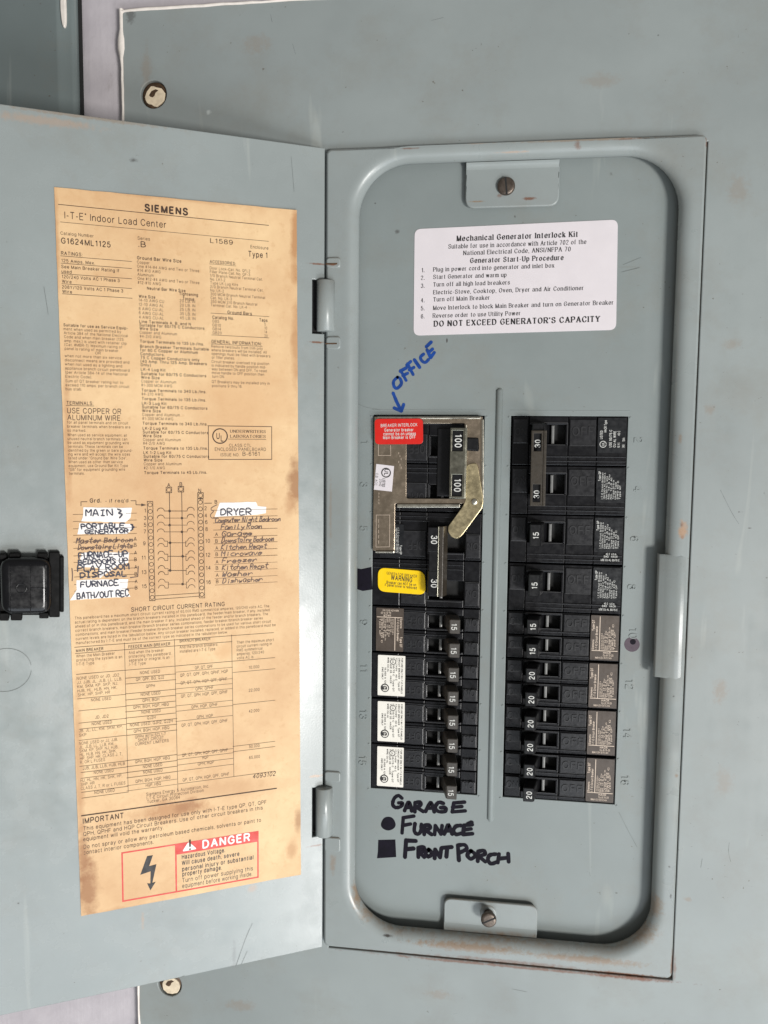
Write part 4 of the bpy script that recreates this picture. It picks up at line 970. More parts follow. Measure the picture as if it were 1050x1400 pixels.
obj('plate', mb, ip)
mb = MB(); hh = ph + .02
def etch(z, pts): stroke(mb, [IP(z, p, PH) for p in pts], .16, hh, M['cream'], False)
etch(I, [(96, 292), (96, 374)]); etch(I, [(96, 374), (190, 374)]); etch(I, [(190, 374), (188, 296)]); etch(J, [(80, 78), (182, 78)]); etch(J, [(182, 78), (180, 318)]); etch(J, [(180, 318), (78, 320)]); etch(J, [(78, 320), (80, 78)])
for i in range(5): etch(J, [(98, 110 + i * 40), (98, 134 + i * 40)])
for i in range(6): etch(I, [(250 + 9 * (i % 3), 350 + 22 * i), (250 + 9 * (i % 3), 364 + 22 * i)])
for i in range(4): etch(I, [(100, 655 + 24 * i), (100, 668 + 24 * i)])
obj('etched_mark', mb, ip)
LH = PH + 2.2
mb = MB(); lv = [IP(I, p, LH) for p in ((757, 700), (764, 442), (832, 430), (848, 456), (890, 716), (880, 772), (724, 984), (690, 1005), (648, 992), (622, 950), (622, 912), (736, 755))]
prism(mb, rquad(lv, [1.5, .9, .9, 1.2, 1.6, 2, 1.2, 1.8, 1.6, 1.4, 1.6, 2], 4), ph + 1.0, ph + 2.2, M['lever'], .25, bottom=True)
lever = obj('lever', mb, ip); lever['label'] = 'brassy angled interlock lever'
mb = MB(); rc = IP(I, (820, 724), LH); rings(mb, [[(p[0], p[1], ph + 2.2 + z) for p in circ(*rc, r, 24)] for r, z in ((1.75, -.2), (1.7, .3), (1.3, .55), (.05, .6))], M['bright']); obj('rivet', mb, lever)
mb = MB(); pts = [IP(I, p, PH) for p in ((70, 98), (434, 96), (436, 288), (74, 290))]
prism(mb, rquad(pts, 2.3, 5), ph + 1.35, ph + 1.6, M['red'], .08); st = obj('warning_sticker', mb, ip); st['label'] = 'red breaker interlock warning sticker'
mb = MB()
for s, a, b, cap, bo in (('BREAKER INTERLOCK', (112, 160), (392, 152), 1.5, .02), ('Generator breaker', (140, 193), (362, 190), 1.5, .03), ('cannot be on unless', (132, 222), (380, 219), 1.5, .03), ('Main Breaker is OFF', (130, 250), (378, 246), 1.5, .03)):
    textq(mb, s, IP(I, a, PH + 1.6), IP(I, b, PH + 1.6), cap, M['whiteprint'], ph + 1.66, bold=bo)
obj('printed_text', mb, st)
mb = MB(); pts = [IP(I, p, PH) for p in ((80, 438), (214, 454), (198, 647), (62, 632))]; prism(mb, pts, ph - .1, ph + .12, M['white'], .04); st = obj('listing_sticker', mb, ip); st['label'] = 'small white listing sticker'
mb = MB(); c = IP(I, (155, 505), PH); hh = ph + .18; aa = -math.pi / 2 - .09
stroke(mb, [(c[0] + 2.3 * math.cos(t), c[1] + 2.3 * math.sin(t)) for t in [2 * math.pi * i / 24 for i in range(25)]], .5, hh, M['ink'])
text(mb, 'UL', c[0] - .8, c[1] + .3, 1.9, M['ink'], hh, ang=aa, align='c', bold=.03)
for s, p, L, cap, bo in (('LISTED', (130, 546), 4.6, 1.35, .05), ('20HG', (106, 550), 4.0, 1.2, .0), ('C.B. ACC.', (78, 506), 7.0, 1.2, 0)):
    q = IP(I, p, PH); text(mb, s, q[0], q[1], cap, M['ink'], hh, width=L, ang=aa, bold=bo)
obj('printed_text', mb, st)

# ------------------------------------------------------------------ instruction sticker on the dead front
F_ = zoom(540, 290, 3.281)
SH = DEAD + .25
org = PX(567, 458, DEAD)
stk = MB()
def SP(z, p): q = PX(*z(*p), SH); return (q[0] - org[0], q[1] - org[1])
pts = [SP(F_, p) for p in ((88, 76), (1000, 33), (992, 528), (83, 554))]
prism(stk, rquad(pts, 3.4, 6), 0, .25, M['white'], .06)
ins = obj('instruction_sticker', stk, None, 'white generator interlock instruction sticker above the breakers', 'sticker', mat=place(org[0], org[1], DEAD + .02))
mb = MB()
for s, a, b, cap, bo in (('Mechanical Generator Interlock Kit', (275, 130), (823, 110), 23, .03), ('Suitable for use in accordance with Article 702 of the', (238, 164), (860, 142), 19, 0), ('National Electrical Code, ANSI/NFPA 70', (305, 193), (790, 175), 19, 0),
    ('Generator Start-Up Procedure', (335, 228), (758, 214), 21, .03), ('1.', (118, 270), (134, 269), 18, 0), ('Plug in power cord into generator and inlet box', (170, 267), (716, 248), 18, 0), ('2.', (115, 304), (134, 303), 18, 0), ('Start Generator and warm up', (170, 300), (502, 290), 18, 0),
    ('3.', (115, 340), (134, 339), 18, 0), ('Turn off all high load breakers', (170, 334), (517, 324), 18, 0), ('Electric-Stove, Cooktop, Oven, Dryer and Air Conditioner', (170, 369), (848, 349), 18, 0), ('4.', (115, 405), (134, 404), 18, 0), ('Turn off Main Breaker', (170, 401), (427, 392), 18, 0),
    ('5.', (115, 441), (134, 440), 18, 0), ('Move Interlock to block Main Breaker and turn on Generator Breaker', (170, 439), (982, 414), 18, 0), ('6.', (115, 477), (134, 476), 18, 0), ('Reverse order to use Utility Power', (168, 474), (565, 462), 18, 0), ('DO NOT EXCEED GENERATOR\'S CAPACITY', (172, 513), (922, 491), 24, .03)):
    k = abs(SP(F_, (a[0], a[1] - 50))[1] - SP(F_, a)[1]) / 50
    textq(mb, s, SP(F_, a), SP(F_, b), cap * k, M['ink'], .30, bold=bo + .014, serif=True)
obj('printed_text', mb, ins)

# ------------------------------------------------------------------ circuit directory on the door
def lift(x, y):        # the sheet curls off the door a little at its right and lower edges
    u = (x - LX0) / (LX1 - LX0); v = (y - LY0) / (LY1 - LY0)
    return .25 + .5 * max(0, u - .93) / .07 * (.4 + .6 * v) + .35 * max(0, .05 - u) / .05 * (1 - v) + .18 * (noise.noise((x * .03, y * .03, 5)) + 1) + .5 * max(0, v - .97) / .03 * u
LC = [DX(*p) for p in ((111, 1252), (411, 1195), (405, 288), (74, 256))]
LX0 = min(p[0] for p in LC); LX1 = max(p[0] for p in LC); LY0 = min(p[1] for p in LC); LY1 = max(p[1] for p in LC)
def fm(x, y, h): return (x, y, lift(x, y) + h)
mb = MB(); nx, ny = 28, 70; vs = []
for j in range(ny + 1):
    for i in range(nx + 1):
        u, v = i / nx, j / ny
        x = (LC[0][0] * (1 - u) + LC[1][0] * u) * (1 - v) + (LC[3][0] * (1 - u) + LC[2][0] * u) * v
        y = (LC[0][1] * (1 - u) + LC[1][1] * u) * (1 - v) + (LC[3][1] * (1 - u) + LC[2][1] * u) * v
        if i in (0, nx): x += .18 * noise.noise((y * .12, 2, i))
        if j in (0, ny): y += .2 * noise.noise((x * .12, 9, j))
        vs.append(fm(x, y, 0))
fs = [(j * (nx + 1) + i, j * (nx + 1) + i + 1, (j + 1) * (nx + 1) + i + 1, (j + 1) * (nx + 1) + i) for j in range(ny) for i in range(nx)]
mb.add(vs, fs, M['paper'], True)
edge = [i for i in range(nx + 1)] + [j * (nx + 1) + nx for j in range(1, ny + 1)] + [ny * (nx + 1) + i for i in range(nx - 1, -1, -1)] + [j * (nx + 1) for j in range(ny - 1, 0, -1)]
rings(mb, [[(vs[e][0], vs[e][1], vs[e][2] - .12) for e in edge], [vs[e] for e in edge]], M['paper'], False)
sheet = obj('directory_label', mb, None, 'aged tan circuit directory sheet pasted inside the open panel door', 'label', mat=door_m.copy())
T = MB(); Tg = MB(); BK, GK = M['brownink'], M['greyink']
PHT = .05
zA = zoom(60, 240, 2.9167); zB = zoom(60, 420, 2.9167); zC = zoom(60, 640, 2.9167); zD = zoom(60, 810, 2.9167); zE = zoom(80, 1050, 2.9167)
z2 = zoom(80, 860, 6.5625); z3 = zoom(80, 980, 6.5625); z4 = zoom(160, 860, 4.565); z5 = zoom(160, 980, 4.565)
def kmm(z, x, y):
    a = DX(*z(x, y)); b = DX(*z(x, y - 10)); return (b[1] - a[1]) / 10
def ln(s, z, x0, y0, x1=None, cap=11, bold=0.0, mat=None, mb=None, serif=False, align='l', sx=.92, shear=0, h=PHT):
    p = DX(*z(x0, y0)); c = cap * kmm(z, x0, y0)
    W = None
    if x1: W = DXu(z(x1, y0)[0], p[1], z(x1, y0)[1]) - p[0]
    text(mb or T, s, p[0], p[1], c, mat or BK, h, width=W, bold=bold, serif=serif, align=align, sx=sx, fmap=fm, shear=shear)
    return p, W
def seg(a, b, wd, mat=None, mb=None, h=PHT):
    stroke(mb or T, [a, b] if abs(a[0] - b[0]) + abs(a[1] - b[1]) < 6 else [(a[0] + (b[0] - a[0]) * i / 8, a[1] + (b[1] - a[1]) * i / 8) for i in range(9)], wd, h, mat or BK, False, 0, fm)
def hrule(z, x0, y0, x1, wd=.22, mat=None):
    p = DX(*z(x0, y0)); q = DXu(z(x1, y0)[0], p[1], z(x1, y0)[1]); seg(p, (q, p[1]), wd, mat)
def para(lines, z, xa, ya, xb, yb, xr, cap=9.5, bold=(), mat=None, mb=None, sx=None, allbold=False):
    n = len(lines); p = DX(*z(xa, ya)); q = DX(*z(xb, yb))
    W = DXu(z(xr, ya)[0], p[1], z(xr, ya)[1]) - p[0]
    c = cap * kmm(z, xa, ya)
    nat = max(textw(s, .02 if (i in bold or allbold) else 0) for i, s in enumerate(lines)) * c
    k = sx or W / nat
    for i, s in enumerate(lines):
        t = i / max(1, n - 1); b = .028 if (i in bold or allbold) else .0
        text(mb or T, s, p[0] + (q[0] - p[0]) * t, p[1] + (q[1] - p[1]) * t, c, mat or (BK if b else GK), PHT, sx=k, bold=b, fmap=fm)
# heading
hrule(zA, 58, 116, 895, .3); ln('SIEMENS', zA, 398, 141, 577, 25, .07); ln('I-T-E^ Indoor Load Center', zA, 80, 171, 490, 26, .0); hrule(zA, 65, 186, 895, .2)
ln('Catalog Number', zA, 65, 236, 200, 12); ln('G1624ML1125', zA, 66, 270, 268, 21, .02); ln('Series', zA, 372, 256, 424, 12); ln('.B', zA, 374, 284, 408, 21, .01)
ln('L1589', zA, 660, 268, 755, 17, .0, sx=1.3); ln('Enclosure', zA, 822, 290, 895, 12); ln('Type 1', zA, 812, 323, 893, 21, .015)
ln('RATINGS:', zA, 67, 316, 155, 13, .02); hrule(zA, 67, 321, 350); ln('125 Amps. Max.', zA, 68, 345, 205, 12, .015); hrule(zA, 68, 350, 350); ln('See Main Breaker Rating If', zA, 68, 369, 302, 12, .015); ln('used', zA, 69, 388, 112, 12, .015); hrule(zA, 70, 392, 350)
ln('120/240 Volts AC 1 Phase 3', zA, 70, 409, 303, 12, .015); ln('Wire', zA, 71, 428, 112, 12, .015); hrule(zA, 72, 432, 350); ln('208Y/120 Volts AC 1 Phase 3', zA, 71, 450, 317, 12, .015); ln('Wire', zA, 72, 468, 114, 12, .015); hrule(zA, 74, 472, 352)
# middle column
ln('Ground Bar Wire Size', zA, 370, 334, 549, 12, .03)
para(['Copper', 'One #14-#4 AWG and Two or Three', '#14-#10 AWG', 'Aluminum', 'One #12-#4 AWG and Two or Three', '#12-#10 AWG'], zA, 370, 351, 373, 432, 619, 11)
ln('Neutral Bar Wire Size', zA, 410, 455, 565, 11, .03); ln('Tightening', zA, 538, 477, 615, 11, .03); ln('Wire Size', zA, 377, 487, 445, 11, .03); ln('Torque', zA, 552, 496, 600, 11, .03)
para(['14-10 AWG CU', '12-10 AWG AL', '8 AWG CU-AL', '6 AWG CU-AL', '4 AWG CU-AL'], zA, 376, 502, 378, 570, 480, 11); para(['20 LB. IN', '20 LB. IN', '25 LB. IN', '35 LB. IN', '45 LB. IN'], zA, 540, 505, 541, 573, 604, 11)
MID = [(62, 'Line Terminals A, B, and N', 1), (76, 'Suitable for 60/75 C Conductors', 1), (90, 'Wire Size', 1), (105, 'Copper and Aluminum', 0), (121, '#4-2/0 AWG', 0), (141, 'Torque Terminals to 135 Lb./Ins.', 1), (161, 'Branch Breaker Terminals Suitable', 1), (176, 'for 60 C Copper or Aluminum', 1), (191, 'Conductors.', 1), (206, '75 C Copper Conductors only', 1), (221, '(40 Amp. Thru 125 Amp. Breakers', 1), (235, 'Only)', 1),
    (253, 'LK-4 Lug Kit', 1), (270, 'Suitable for 60/75 C Conductors', 1), (285, 'Wire Size', 1), (300, 'Copper or Aluminum', 0), (316, '#1-300 MCM AWG', 0), (336, 'Torque Terminals to 340 Lb./Ins.', 1), (351, '#4-2/0 AWG', 0), (370, 'Torque Terminals to 135 Lb./Ins.', 1), (388, 'LK-3 Lug Kit', 1), (403, 'Suitable for 60/75 C Conductors', 1), (418, 'Wire Size', 1), (433, 'Copper and Aluminum', 0), (449, '#1-300 MCM AWG', 0), (468, 'Torque Terminals to 340 Lb./Ins.', 1),
    (488, 'LK-2 Lug Kit', 1), (503, 'Suitable for 60/75 C Conductors', 1), (518, 'Wire Size', 1), (533, 'Copper and Aluminum', 0), (548, '#4-2/0 AWG', 0), (567, 'Torque Terminals to 135 Lb./Ins.', 1), (585, 'LK 1-2 Lug Kit', 1), (600, 'Suitable for 60/75 C Conductors', 1), (615, 'Wire Size', 1), (630, 'Copper and Aluminum', 0), (646, '#2-1/0 AWG', 0), (665, 'Torque Terminals to 45 Lb./Ins.', 1)]
for y, s, b in MID: ln(s, zB, 379 + 19 * (y - 62) / 603, y, None, 10.5, .026 if b else 0, BK if b else GK, sx=.97 if b else .9)
# left column
para(['Suitable for use as Service Equip-', 'ment when used as permitted by', 'Article 384 of the National Electrical', 'Code and when main breaker (125', 'amp. max.) is used with retainer clip', '(Cat. #MBR-1). Maximum rating of', 'panel is rating of main breaker.'], zB, 77, 76, 82, 170, 334, 10.5, (0,))
ln('OR', zB, 203, 188, 228, 10, 0, GK)
para(['when not more than six service', 'disconnect means are provided and', 'when not used as a lighting and', 'appliance branch circuit panelboard', '(per Article 384-14 of the National', 'Electric Code).'], zB, 82, 199, 85, 281, 341, 10.5)
para(['Sum of QT breaker rating not to', 'exceed 110 amps. per branch circuit', 'bus stab.'], zB, 85, 299, 86, 331, 341, 10.5)
ln('TERMINALS:', zB, 89, 388, 198, 13, .02); hrule(zB, 89, 392, 200, .2); ln('USE COPPER OR', zB, 91, 422, 310, 20, 0.004); ln('ALUMINUM WIRE', zB, 92, 449, 307, 20, 0.004)
para(['for all panel terminals and on circuit', 'breaker terminals when breakers are', 'so marked.'], zB, 92, 464, 93, 496, 345, 10.5)
para(['When used as service equipment, all', 'unused neutral branch terminals can', 'be used as equipment grounding wire', 'terminals. These terminals can be', 'identified by the green or bare ground-', 'ing wire and will accept the wire sizes', 'listed under "Ground Bar Wire Size".', 'When used as other than service', 'equipment, use Ground Bar Kit Type', '"GB" for equipment grounding wire', 'terminals.'], zB, 93, 514, 99, 668, 352, 10.5)
# right column
ln('ACCESSORIES:', zA, 660, 349, 765, 11, .02); hrule(zA, 660, 353, 765, .15)
para(['Door Lock-Cat. No. QFL2', 'Filler Plate-Cat. No. QF-3', '1/0 Branch Neutral Terminal Cat.', 'No. LK1-2', 'Type LK Lug Kits', '2/0 Branch Neutral Terminal Cat.', 'No. LK-2', '300 MCM Branch Neutral Terminal', 'Cat. No. LK-3', '350 MCM 2/0 Branch Neutral', 'Terminal Cat. No. LK-4'], zA, 660, 374, 664, 522, 880, 10.5)
ln('Ground Bars', zA, 730, 551, 830, 11.5, .03); hrule(zA, 665, 549, 897, .18); ln('Catalog No.', zA, 670, 571, 758, 11.5, .03); ln('Taps', zA, 857, 582, 892, 11.5, .03)
para(['GB5', 'GB10', 'GB14', 'GB20'], zA, 670, 586, 671, 632, 708, 10.5); para(['5', '10', '14', '20'], zA, 878, 598, 878, 645, 892, 10.5); hrule(zA, 668, 636, 897, .18)
ln('GENERAL INFORMATION:', zB, 666, 143, 868, 12, .02); hrule(zB, 666, 147, 870, .18)
para(['Remove twistouts from trim only', 'where breakers will be installed. All', 'openings must be filled with breakers', 'or filler plates.'], zB, 666, 161, 668, 205, 902, 10.5)
para(['Circuit breaker overload trip position', 'is indicated by handle position mid-', 'way between ON and OFF. To reset', 'move handle to OFF position then', 'turn ON.'], zB, 667, 222, 669, 281, 898, 10.5)
para(['QT Breakers may be installed only in', 'positions 9 thru 16.'], zB, 668, 302, 669, 318, 900, 10.5)
a = DX(*zB(655, 473)); b = DX(*zB(908, 607))
for p, q in (((a[0], a[1]), (b[0], a[1])), ((b[0], a[1]), (b[0], b[1])), ((b[0], b[1]), (a[0], b[1])), ((a[0], b[1]), (a[0], a[1]))): seg(p, q, .3)
c = DX(*zB(702, 514)); R = kmm(zB, 702, 514) * 29
stroke(T, [(c[0] + R * math.cos(t), c[1] + R * math.sin(t)) for t in [2 * math.pi * i / 26 for i in range(27)]], .55, PHT, BK, False, 0, fm); ln('U', zB, 686, 524, 702, 22, .02); ln('L', zB, 703, 534, 718, 22, .02)
ln('UNDERWRITERS', zB, 741, 500, 885, 11, .0, serif=True); ln('LABORATORIES', zB, 741, 520, 885, 11, .0, serif=True); hrule(zB, 735, 526, 885, .18); ln('CLASS CTL', zB, 737, 556, 828, 11); ln('ENCLOSED PANELBOARD', zB, 680, 572, 886, 12); ln('ISSUE NO.', zB, 703, 594, 780, 11); ln('B-6161', zB, 790, 592, 862, 15)
# bus diagram
def cz(x, y): return DX(*zC(x, y))
for s, x, y in (('A', 490, 74), ('B', 539, 71), ('N', 614, 96)): ln(s, zC, x, y, None, 14, .015)
def sq(x0, y0, x1, y1, wd=.28):
    p = [cz(x0, y0), cz(x1, y0), cz(x1, y1), cz(x0, y1)]
    for i in range(4): seg(p[i], p[(i + 1) % 4], wd)
def ring(x, y, r, wd=.26):
    c = cz(x, y); R = r * kmm(zC, x, y); stroke(T, [(c[0] + R * math.cos(t), c[1] + R * math.sin(t)) for t in [2 * math.pi * i / 14 for i in range(15)]], wd, PHT, BK, False, 0, fm)
for x, y in ((498, 87), (546, 84), (624, 109)): sq(x - 11, y - 11, x + 11, y + 11); ring(x, y, 8, .2)
seg(cz(500, 98), cz(505, 410), .28); seg(cz(549, 95), cz(555, 462), .28); seg(cz(624, 120), cz(624, 128), .28)
for (xa, ya, xb, yb) in ((423, 133, 432, 528), (623, 123, 630, 517)):
    for d in (-11, 11): seg(cz(xa + d, ya), cz(xb + d, yb), .24)
    seg(cz(xa - 11, ya), cz(xa + 11, ya), .24); seg(cz(xb - 11, yb), cz(xb + 11, yb), .24)
    for i in range(15): t = (i + .5) / 15; ring(xa + (xb - xa) * t, ya + (yb - ya) * t, 8)
def arc(x, y, w_, fl=1):
    stroke(T, [cz(x + w_ / 2 * math.cos(t), y - 12 * math.sin(t)) for t in [math.pi * i / 8 for i in range(9)]], .26, PHT, BK, False, 0, fm)
for i, y in enumerate((171, 199, 227, 254)):
    arc(466, y, 28); arc(585, y - 3, 28); seg(cz(480, y), cz(571, y), .22); ring(500 + 1 if i % 2 == 0 else 550, y, 3.5, .4)
for i, (y0, y1) in enumerate(((291, 312), (343, 368), (400, 424), (454, 478))):
    for y in (y0, y1): arc(467 + i, y, 26); arc(586 + i, y - 2, 26)
    ym = (y0 + y1) / 2 - 4; x = 503 if i % 2 == 0 else 553
    seg(cz(495, ym), cz(568, ym), .22); ring(x, ym, 3.5, .4)
    for X in (482 + i, 571 + i):
        s_ = 12 if X < 520 else -3
        seg(cz(X, y0), cz(X + (11 if X < 520 else -6), y0), .22); seg(cz(X + (11 if X < 520 else -6), y0), cz(X + (11 if X < 520 else -6), y1), .22); seg(cz(X, y1), cz(X + (11 if X < 520 else -6), y1), .22)
seg(cz(442, 509), cz(622, 497), .22); seg(cz(442, 523), cz(622, 510), .22)
for s, x, y in (('1', 399, 176), ('3', 397, 206), ('5', 397, 233), ('7', 396, 260), ('9', 394, 307), ('11', 388, 364), ('13', 388, 422), ('15', 389, 478), ('2', 638, 167), ('4', 639, 196), ('6', 641, 222), ('8', 642, 250), ('10', 642, 297), ('12', 643, 353), ('14', 644, 405), ('16', 645, 462)): ln(s, zC, x, y, None, 14, .01)
for i, y in enumerate((288, 312, 343, 370, 400, 428, 458, 483)): ln('AB'[i % 2], zC, 357 + i * .6, y, None, 13, .01)
for i, y in enumerate((270, 297, 325, 350, 380, 405, 433, 458)): ln('AB'[i % 2], zC, 681 + i * .5, y, None, 13, .01)
for y in (185, 213, 242, 268, 295, 320, 350, 376, 408, 434, 464, 490): hrule(zC, 112 + y * .02, y, 370, .16, GK)
for y in (168, 196, 219, 247, 276, 302, 330, 357, 385, 412, 440, 466): hrule(zC, 668 + y * .03, y, 930, .16, GK)
ln('Grd.', zC, 181, 137, 230, 15, .035); ln('- if req\'d', zC, 243, 137, 338, 13, .012)
for p, q in (((148, 150), (148, 134)), ((148, 134), (172, 134)), ((347, 130), (367, 130)), ((367, 130), (367, 146)), ((367, 146), (400, 147))): seg(cz(*p), cz(*q), .3)
prism(T, [(*cz(388, 141),), (*cz(388, 152),), (*cz(408, 147),)], .3, .62, BK); ln('B', zC, 679, 141, None, 13, .02); hrule(zC, 640, 140, 668, .3)
# short circuit table
ln('SHORT CIRCUIT CURRENT RATING', zD, 346, 76, 722, 16, .015)
para(['This panelboard has a maximum short circuit current rating of 65,000 RMS symmetrical amperes, 120/240 volts AC. The', 'actual rating is dependent on the branch breakers installed in this panelboard, the feeder/main breaker, if any, installed', 'ahead of or in this panelboard, and the main breaker if any, installed ahead of the feeder and/or branch breakers. The', 'correct branch breakers, main breaker/branch breaker series combinations, feeder breaker/branch breaker series', 'combinations, and main breaker/feeder breaker/branch breaker series combinations to be used for various short circuit', 'current levels are listed in the tabulation below. Any circuit breaker installed, replaced, or added in this panelboard must be', 'manufactured by I-T-E and must be of the correct type as indicated in the tabulation below.'], zD, 122, 107, 127, 206, 922, 10.5)
def vline(z, x0, y0, zb, x1, y1): seg(DX(*z(x0, y0)), DX(*zb(x1, y1)), .2)
vline(zD, 321, 200, zD, 336, 792); vline(zD, 520, 185, zD, 534, 785); vline(zD, 748, 168, zD, 757, 732)
hrule(zD, 122, 218, 915, .2); hrule(zD, 125, 243, 750, .2); hrule(zD, 129, 326, 920, .2)
for z, x, y, xr in ((z2, 170, 625, 600), (z2, 180, 733, 605), (z2, 182, 843, 605), (z2, 185, 897, 605), (z3, 185, 210, 608), (z3, 190, 443, 615), (z3, 200, 498, 618), (z3, 200, 550, 618), (z3, 205, 675, 625), (z3, 208, 727, 628)): hrule(z, x, y, xr, .17)
for z, y in ((z2, 440), (z2, 492), (z2, 580), (z2, 635), (z2, 688), (z2, 742), (z2, 797)): hrule(z, 600, y, 1052, .17)
for z, y in ((z3, 60), (z3, 112), (z3, 165), (z3, 390), (z3, 445), (z3, 497), (z3, 545), (z3, 615), (z3, 662)): hrule(z, 612, y, 1062, .17)
for z, y in ((z4, 268), (z4, 340), (z4, 372), (z4, 403), (z4, 478), (z4, 512), (z4, 575)): hrule(z, 366, y, 720, .17)
for z, y in ((z5, 238), (z5, 265), (z5, 300), (z5, 338), (z5, 418)): hrule(z, 378, y, 726, .17)
for z, y in ((z4, 270), (z4, 470), (z5, 183), (z5, 216), (z5, 372)): hrule(z, 722, y, 985, .17)
ln('MAIN BREAKER', zD, 127, 237, 238, 11, .03); ln('FEEDER MAIN BREAKER', zD, 336, 222, 504, 11, .02); ln('BRANCH BREAKER', zD, 540, 198, 664, 11, .02)
para(['When the Main Breaker', 'protecting the system is an', 'I-T-E Type'], zD, 128, 259, 130, 291, 312, 11); para(['And when the breaker', 'protecting this panelboard,', 'separate or integral, is an', 'I-T-E Type'], zD, 337, 245, 339, 291, 508, 11); para(['And the branch breakers', 'installed are I-T-E Type'], zD, 540, 223, 541, 240, 692, 11)
para(['Then the maximum short', 'circuit current rating in', 'RMS symmetrical', 'amperes, 120/240', 'volts AC is:'], zD, 767, 204, 768, 266, 917, 10.5)
para(['NONE USED or JD, JD2,', 'JJ, JJB, JL, JLB, LL, LLB,', 'KM, SKM, KP, SKP, NJ,', 'HJB, HL, HLB, HN, HK,', 'SHK, HP, SHP, HR'], zD, 130, 348, 134, 414, 312, 11)
para(['NONE USED or JJ, JJB,', 'JL, JLB, LL, LLB, KM,', 'SKM, KP, SKP, NJ, HJB,', 'HL, HLB, HN, HK, SHK,', 'HP, SHP, HR, CLASS J, T,', 'R, OR L FUSES'], z3, 183, 250, 192, 420, 568, 25)
para(['JB, JL, LL, KM, SKM, KP,', 'SKP'], z3, 182, 137, 183, 177, 576, 25); para(['HJ, HL, HN, HK, SHK, HP,', 'SHP, HR', 'CLASS J, T, R or L FUSES'], z3, 196, 583, 198, 653, 600, 25)
for s, z, x0, y, x1, cap in (('NONE USED', z2, 290, 648, 475, 25), ('JD, JD2', z2, 327, 803, 452, 25), ('NONE USED', z2, 296, 862, 482, 25), ('JJB, JLB, LLB, HJB, HLB', z3, 215, 473, 597, 25), ('NONE USED', z3, 315, 511, 497, 25), ('NONE USED', z3, 320, 690, 506, 25),
    ('NONE USED', z2, 728, 404, 912, 25), ('QP, QPF, BQ, QJ2', z2, 692, 464, 948, 25), ('QPPH', z2, 782, 524, 866, 25), ('NONE USED', z2, 735, 598, 915, 25), ('QPH, BQH', z2, 750, 652, 905, 25), ('QPH, BQH, HQP, HBQ', z2, 667, 714, 990, 25), ('NONE USED', z2, 742, 757, 918, 25), ('QJ2H', z2, 792, 808, 872, 25),
    ('NONE USED, QJH2, QJ2H', z3, 638, 86, 1025, 25), ('QPH, BQH, HQP, HBQ', z3, 672, 140, 995, 25), ('QPPH WITH SCL1-7', z3, 684, 192, 962, 25), ('SHORT CIRCUIT', z3, 710, 220, 945, 25), ('CURRENT LIMITERS', z3, 684, 256, 990, 25), ('QPH, BQH, HQP, HBQ', z3, 684, 414, 1000, 25), ('NONE USED', z3, 755, 458, 932, 25), ('NONE USED', z3, 757, 508, 935, 25), ('QPH, BQH, HQP, HBQ', z3, 688, 590, 1005, 25), ('HQP, HBQ', z3, 780, 625, 920, 25),
    ('QP, QT, QPF', z4, 484, 250, 598, 18), ('QP, QT, QPF, QPH, QPHF, HQP', z4, 392, 297, 692, 18), ('QP, QT, QPH, HQP, QPF, QPHF', z4, 395, 345, 687, 18), ('QPH, QPHF', z4, 487, 382, 602, 18), ('QP, QT, QPH, HQP, QPF, QPHF', z4, 397, 427, 690, 18), ('QPH, HQP, QPHF', z4, 462, 494, 628, 18), ('QPH, HQP', z4, 495, 557, 598, 18), ('QP, QT, QPH, HQP, QPF, QPHF', z4, 400, 609, 690, 18),
    ('QP, QT, QPH, HQP, QPF, QPHF', z5, 404, 248, 692, 18), ('HQP', z5, 530, 263, 570, 18), ('QPH, HQP', z5, 502, 302, 605, 18), ('QP, QT, QPH, HQP, QPF, QPHF', z5, 408, 402, 700, 18), ('10,000', z4, 820, 247, 888, 17), ('22,000', z4, 820, 390, 890, 17), ('42,000', z4, 820, 520, 888, 17), ('50,000', z5, 822, 193, 890, 17), ('65,000', z5, 822, 262, 892, 17)):
    ln(s, z, x0, y, x1, cap, 0.006, GK)
ln('4093102', zD, 830, 741, 924, 16, .01, shear=.2)
para(['Siemens Energy & Automation, Inc.', 'I-T-E Circuit Protection Division', 'Tucker, GA 30084'], zD, 407, 810, 410, 839, 658, 12)
hrule(zE, 92, 189, 868, .55)
ln('IMPORTANT', zE, 95, 221, 262, 20, .03); ln('This equipment has been designed for use only with I-T-E type QP, QT, QPF', zE, 97, 248, 830, 15, .004); ln('QPH, QPHF and HQP Circuit Breakers. Use of other circuit breakers in this', zE, 97, 270, 815, 15, .004); ln('equipment will void the warranty.', zE, 97, 291, 420, 15, .004)
ln('Do not spray or allow any petroleum based chemicals, solvents or paint to', zE, 98, 321, 808, 15, .004); ln('contact interior components.', zE, 98, 344, 380, 15, .004)
obj('printed_text', T, sheet)
